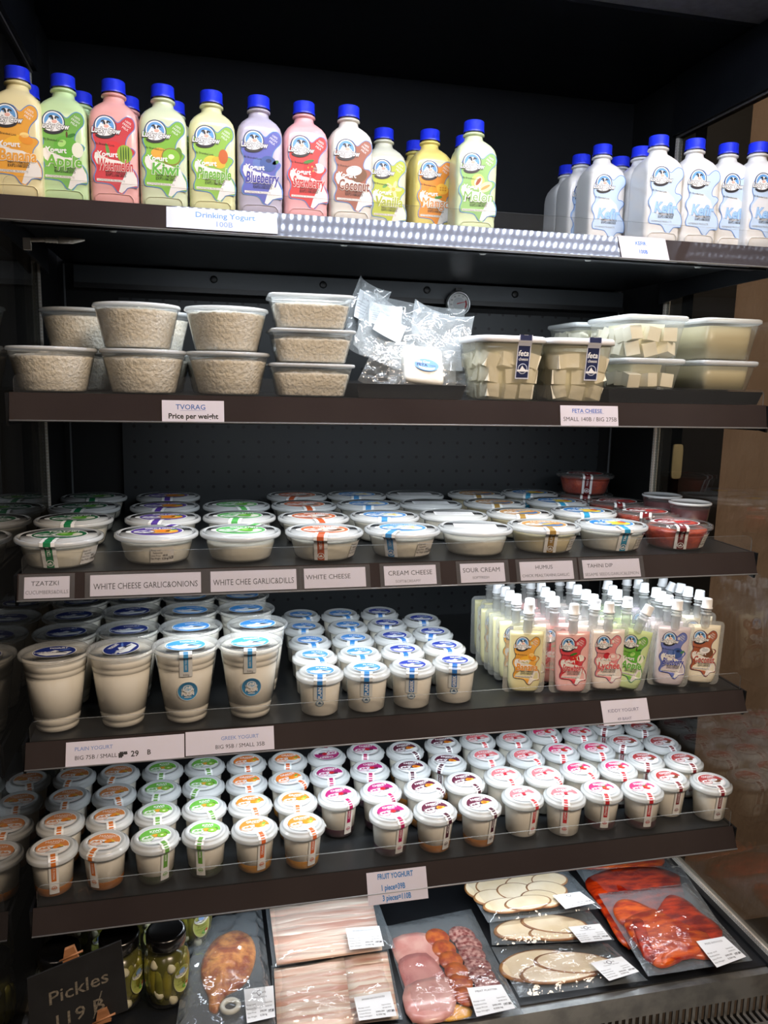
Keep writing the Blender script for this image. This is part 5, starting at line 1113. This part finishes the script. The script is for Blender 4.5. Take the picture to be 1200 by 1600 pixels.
A = Art(); A.ell(0, 0, .0165, .0225, flat('#c8cc8a'), 0, n=28); A.ell(0, .0, .0150, .0210, flat('#b6bf62'), 1, n=28); A.ell(0, .012, .0145, .009, flat('#d9dbae'), 2, n=20); A.otext('Lucky Cow', 0, .010, .0068, WHITE, flat('#4a5f8c'), 4, ob=.08, sx=.85); A.ell(-.001, .0145, .006, .005, flat('#7fa4d0'), 3, n=16); A.text('Pickled', 0, -.001, .006, flat('#7c8a2c'), 3); A.text('Cucumbers', 0, -.006, .0045, flat('#5c7a2c'), 3); fruit(A, 'apple', .003, -.014, .004, 3); A.ell(.008, -.012, .004, .002, flat('#c23a24'), 4, .5, 12)
def jside(x, y, e): rr = .0353+e; a = x/rr; return (rr*math.sin(a), -rr*math.cos(a), .048+y)
jar_s = A.mb(jside).mesh('jar_label')
def jar(u, v, lb, ls, y=None):
    p = at_z(u, v, ZD+.119); yy = min(max(p.y, -.33), .05) if y is None else y; x = p.x if y is None else at_y(u, v, y).x
    t = thing('pickle_jar', lb, 'jar', (max(x, -GX+.038), yy, ZD), (0, 0, 0), 'glass jars of pickled cucumbers'); vr = -view_rot(p)
    obj('jar', jar_g, t); obj('brine', jar_f, t); obj('jar_lid', jar_l, t)
    for i in range(9):
        a = vr-PI/2+(i-4)*.42; obj('cucumber', CUC[i % 2], t, (.0245*math.cos(a)*1.0, .0245*math.sin(a), .010+.004*(i % 3)), (.08*math.sin(a), .06*math.cos(a), 0))
    for i, (a, z, rx) in enumerate(((-.75, .066, 2.6), (.35, .060, .3), (.5, .006, 1.2), (-.2, .020, .6))):
        b = vr-PI/2+a; obj('garlic_clove', GAR, t, (.0262*math.cos(b), .0262*math.sin(b), z), (.3*i, 0, b))
    obj('jar_label', jar_s, t, rot=(0, 0, vr+ls), label='oval green label with small emblem')
jar(259, 1452, 'pickle jar with black lid nearest the chicken pack, label showing', .75)
jar(186, 1458, 'pickle jar half hidden behind the right of the chalkboard sign', .9)
jar(92, 1482, 'pickle jar behind the left of the chalkboard sign', .6)
jar(300, 1432, 'rear pickle jar glimpsed right of the nearest jar', .5, -.12); jar(222, 1438, 'rear pickle jar between the two right front jars', .5, -.13); jar(140, 1452, 'rear pickle jar between the two left front jars', .5, -.14)
# chalkboard sign with wooden clips
Q = [at_y(u, v, -.345) for u, v in ((42, 1530), (189, 1470), (200, 1578), (48, 1640))]
c = sum(Q, Vector())/4; t = thing('chalkboard_sign', 'small black chalkboard sign reading Pickles 119 in front of the jars', 'sign', (c.x, c.y, c.z))
Q = [q-c for q in Q]; th = Vector((0, .003, 0))
obj('board', MB().hexa([Q[3], Q[2], Q[2]+th, Q[3]+th, Q[0], Q[1], Q[1]+th, Q[0]+th], mat('chalkboard_black', '#1c1d1f', .65, noisec='#232426', nscale=25)), t)
A = Art(); CK = mat('chalk_line', '#8f8779', .9, noisec='#6b655a', nscale=300)
A.text('Pickles', .52, .60, .26, CK, 0, bold=.008, sx=1.05, fit=.62); A.text('119 B', .50, .24, .26, CK, 0, bold=.008, fit=.5, rot=0); A.poly([(.64, .08), (.655, .08), (.76, .42), (.745, .42)], CK, 1)
F = lambda x, y, e: (Q[3]*(1-x)+Q[2]*x)*(1-y)+(Q[0]*(1-x)+Q[1]*x)*y+Vector((0, -e-.0002, 0))
obj('chalk_lettering', A.mb(F), t)
WOOD = mat('light_wood', '#b9825a', .5, noisec='#a5704a', nscale=20, stretch=(1, 1, 8))
for (u, v, lb) in ((109, 1494, 'upper wooden clip'), (160, 1592, 'lower wooden clip')):
    p = at_y(u, v, -.352 if v > 1550 else -.332)-c; obj('wooden_clip', MB().hexa([p+Vector(d) for d in ((-.010, 0, -.010), (.012, 0, -.006), (.012, .006, -.006), (-.010, .006, -.010), (-.007, 0, .010), (.006, 0, .014), (.006, .006, .014), (-.007, .006, .010))], WOOD).tube([p+Vector((-.014, 0, -.006)), p+Vector((.018, 0, .006))], .0015, WOOD), t, label=lb)
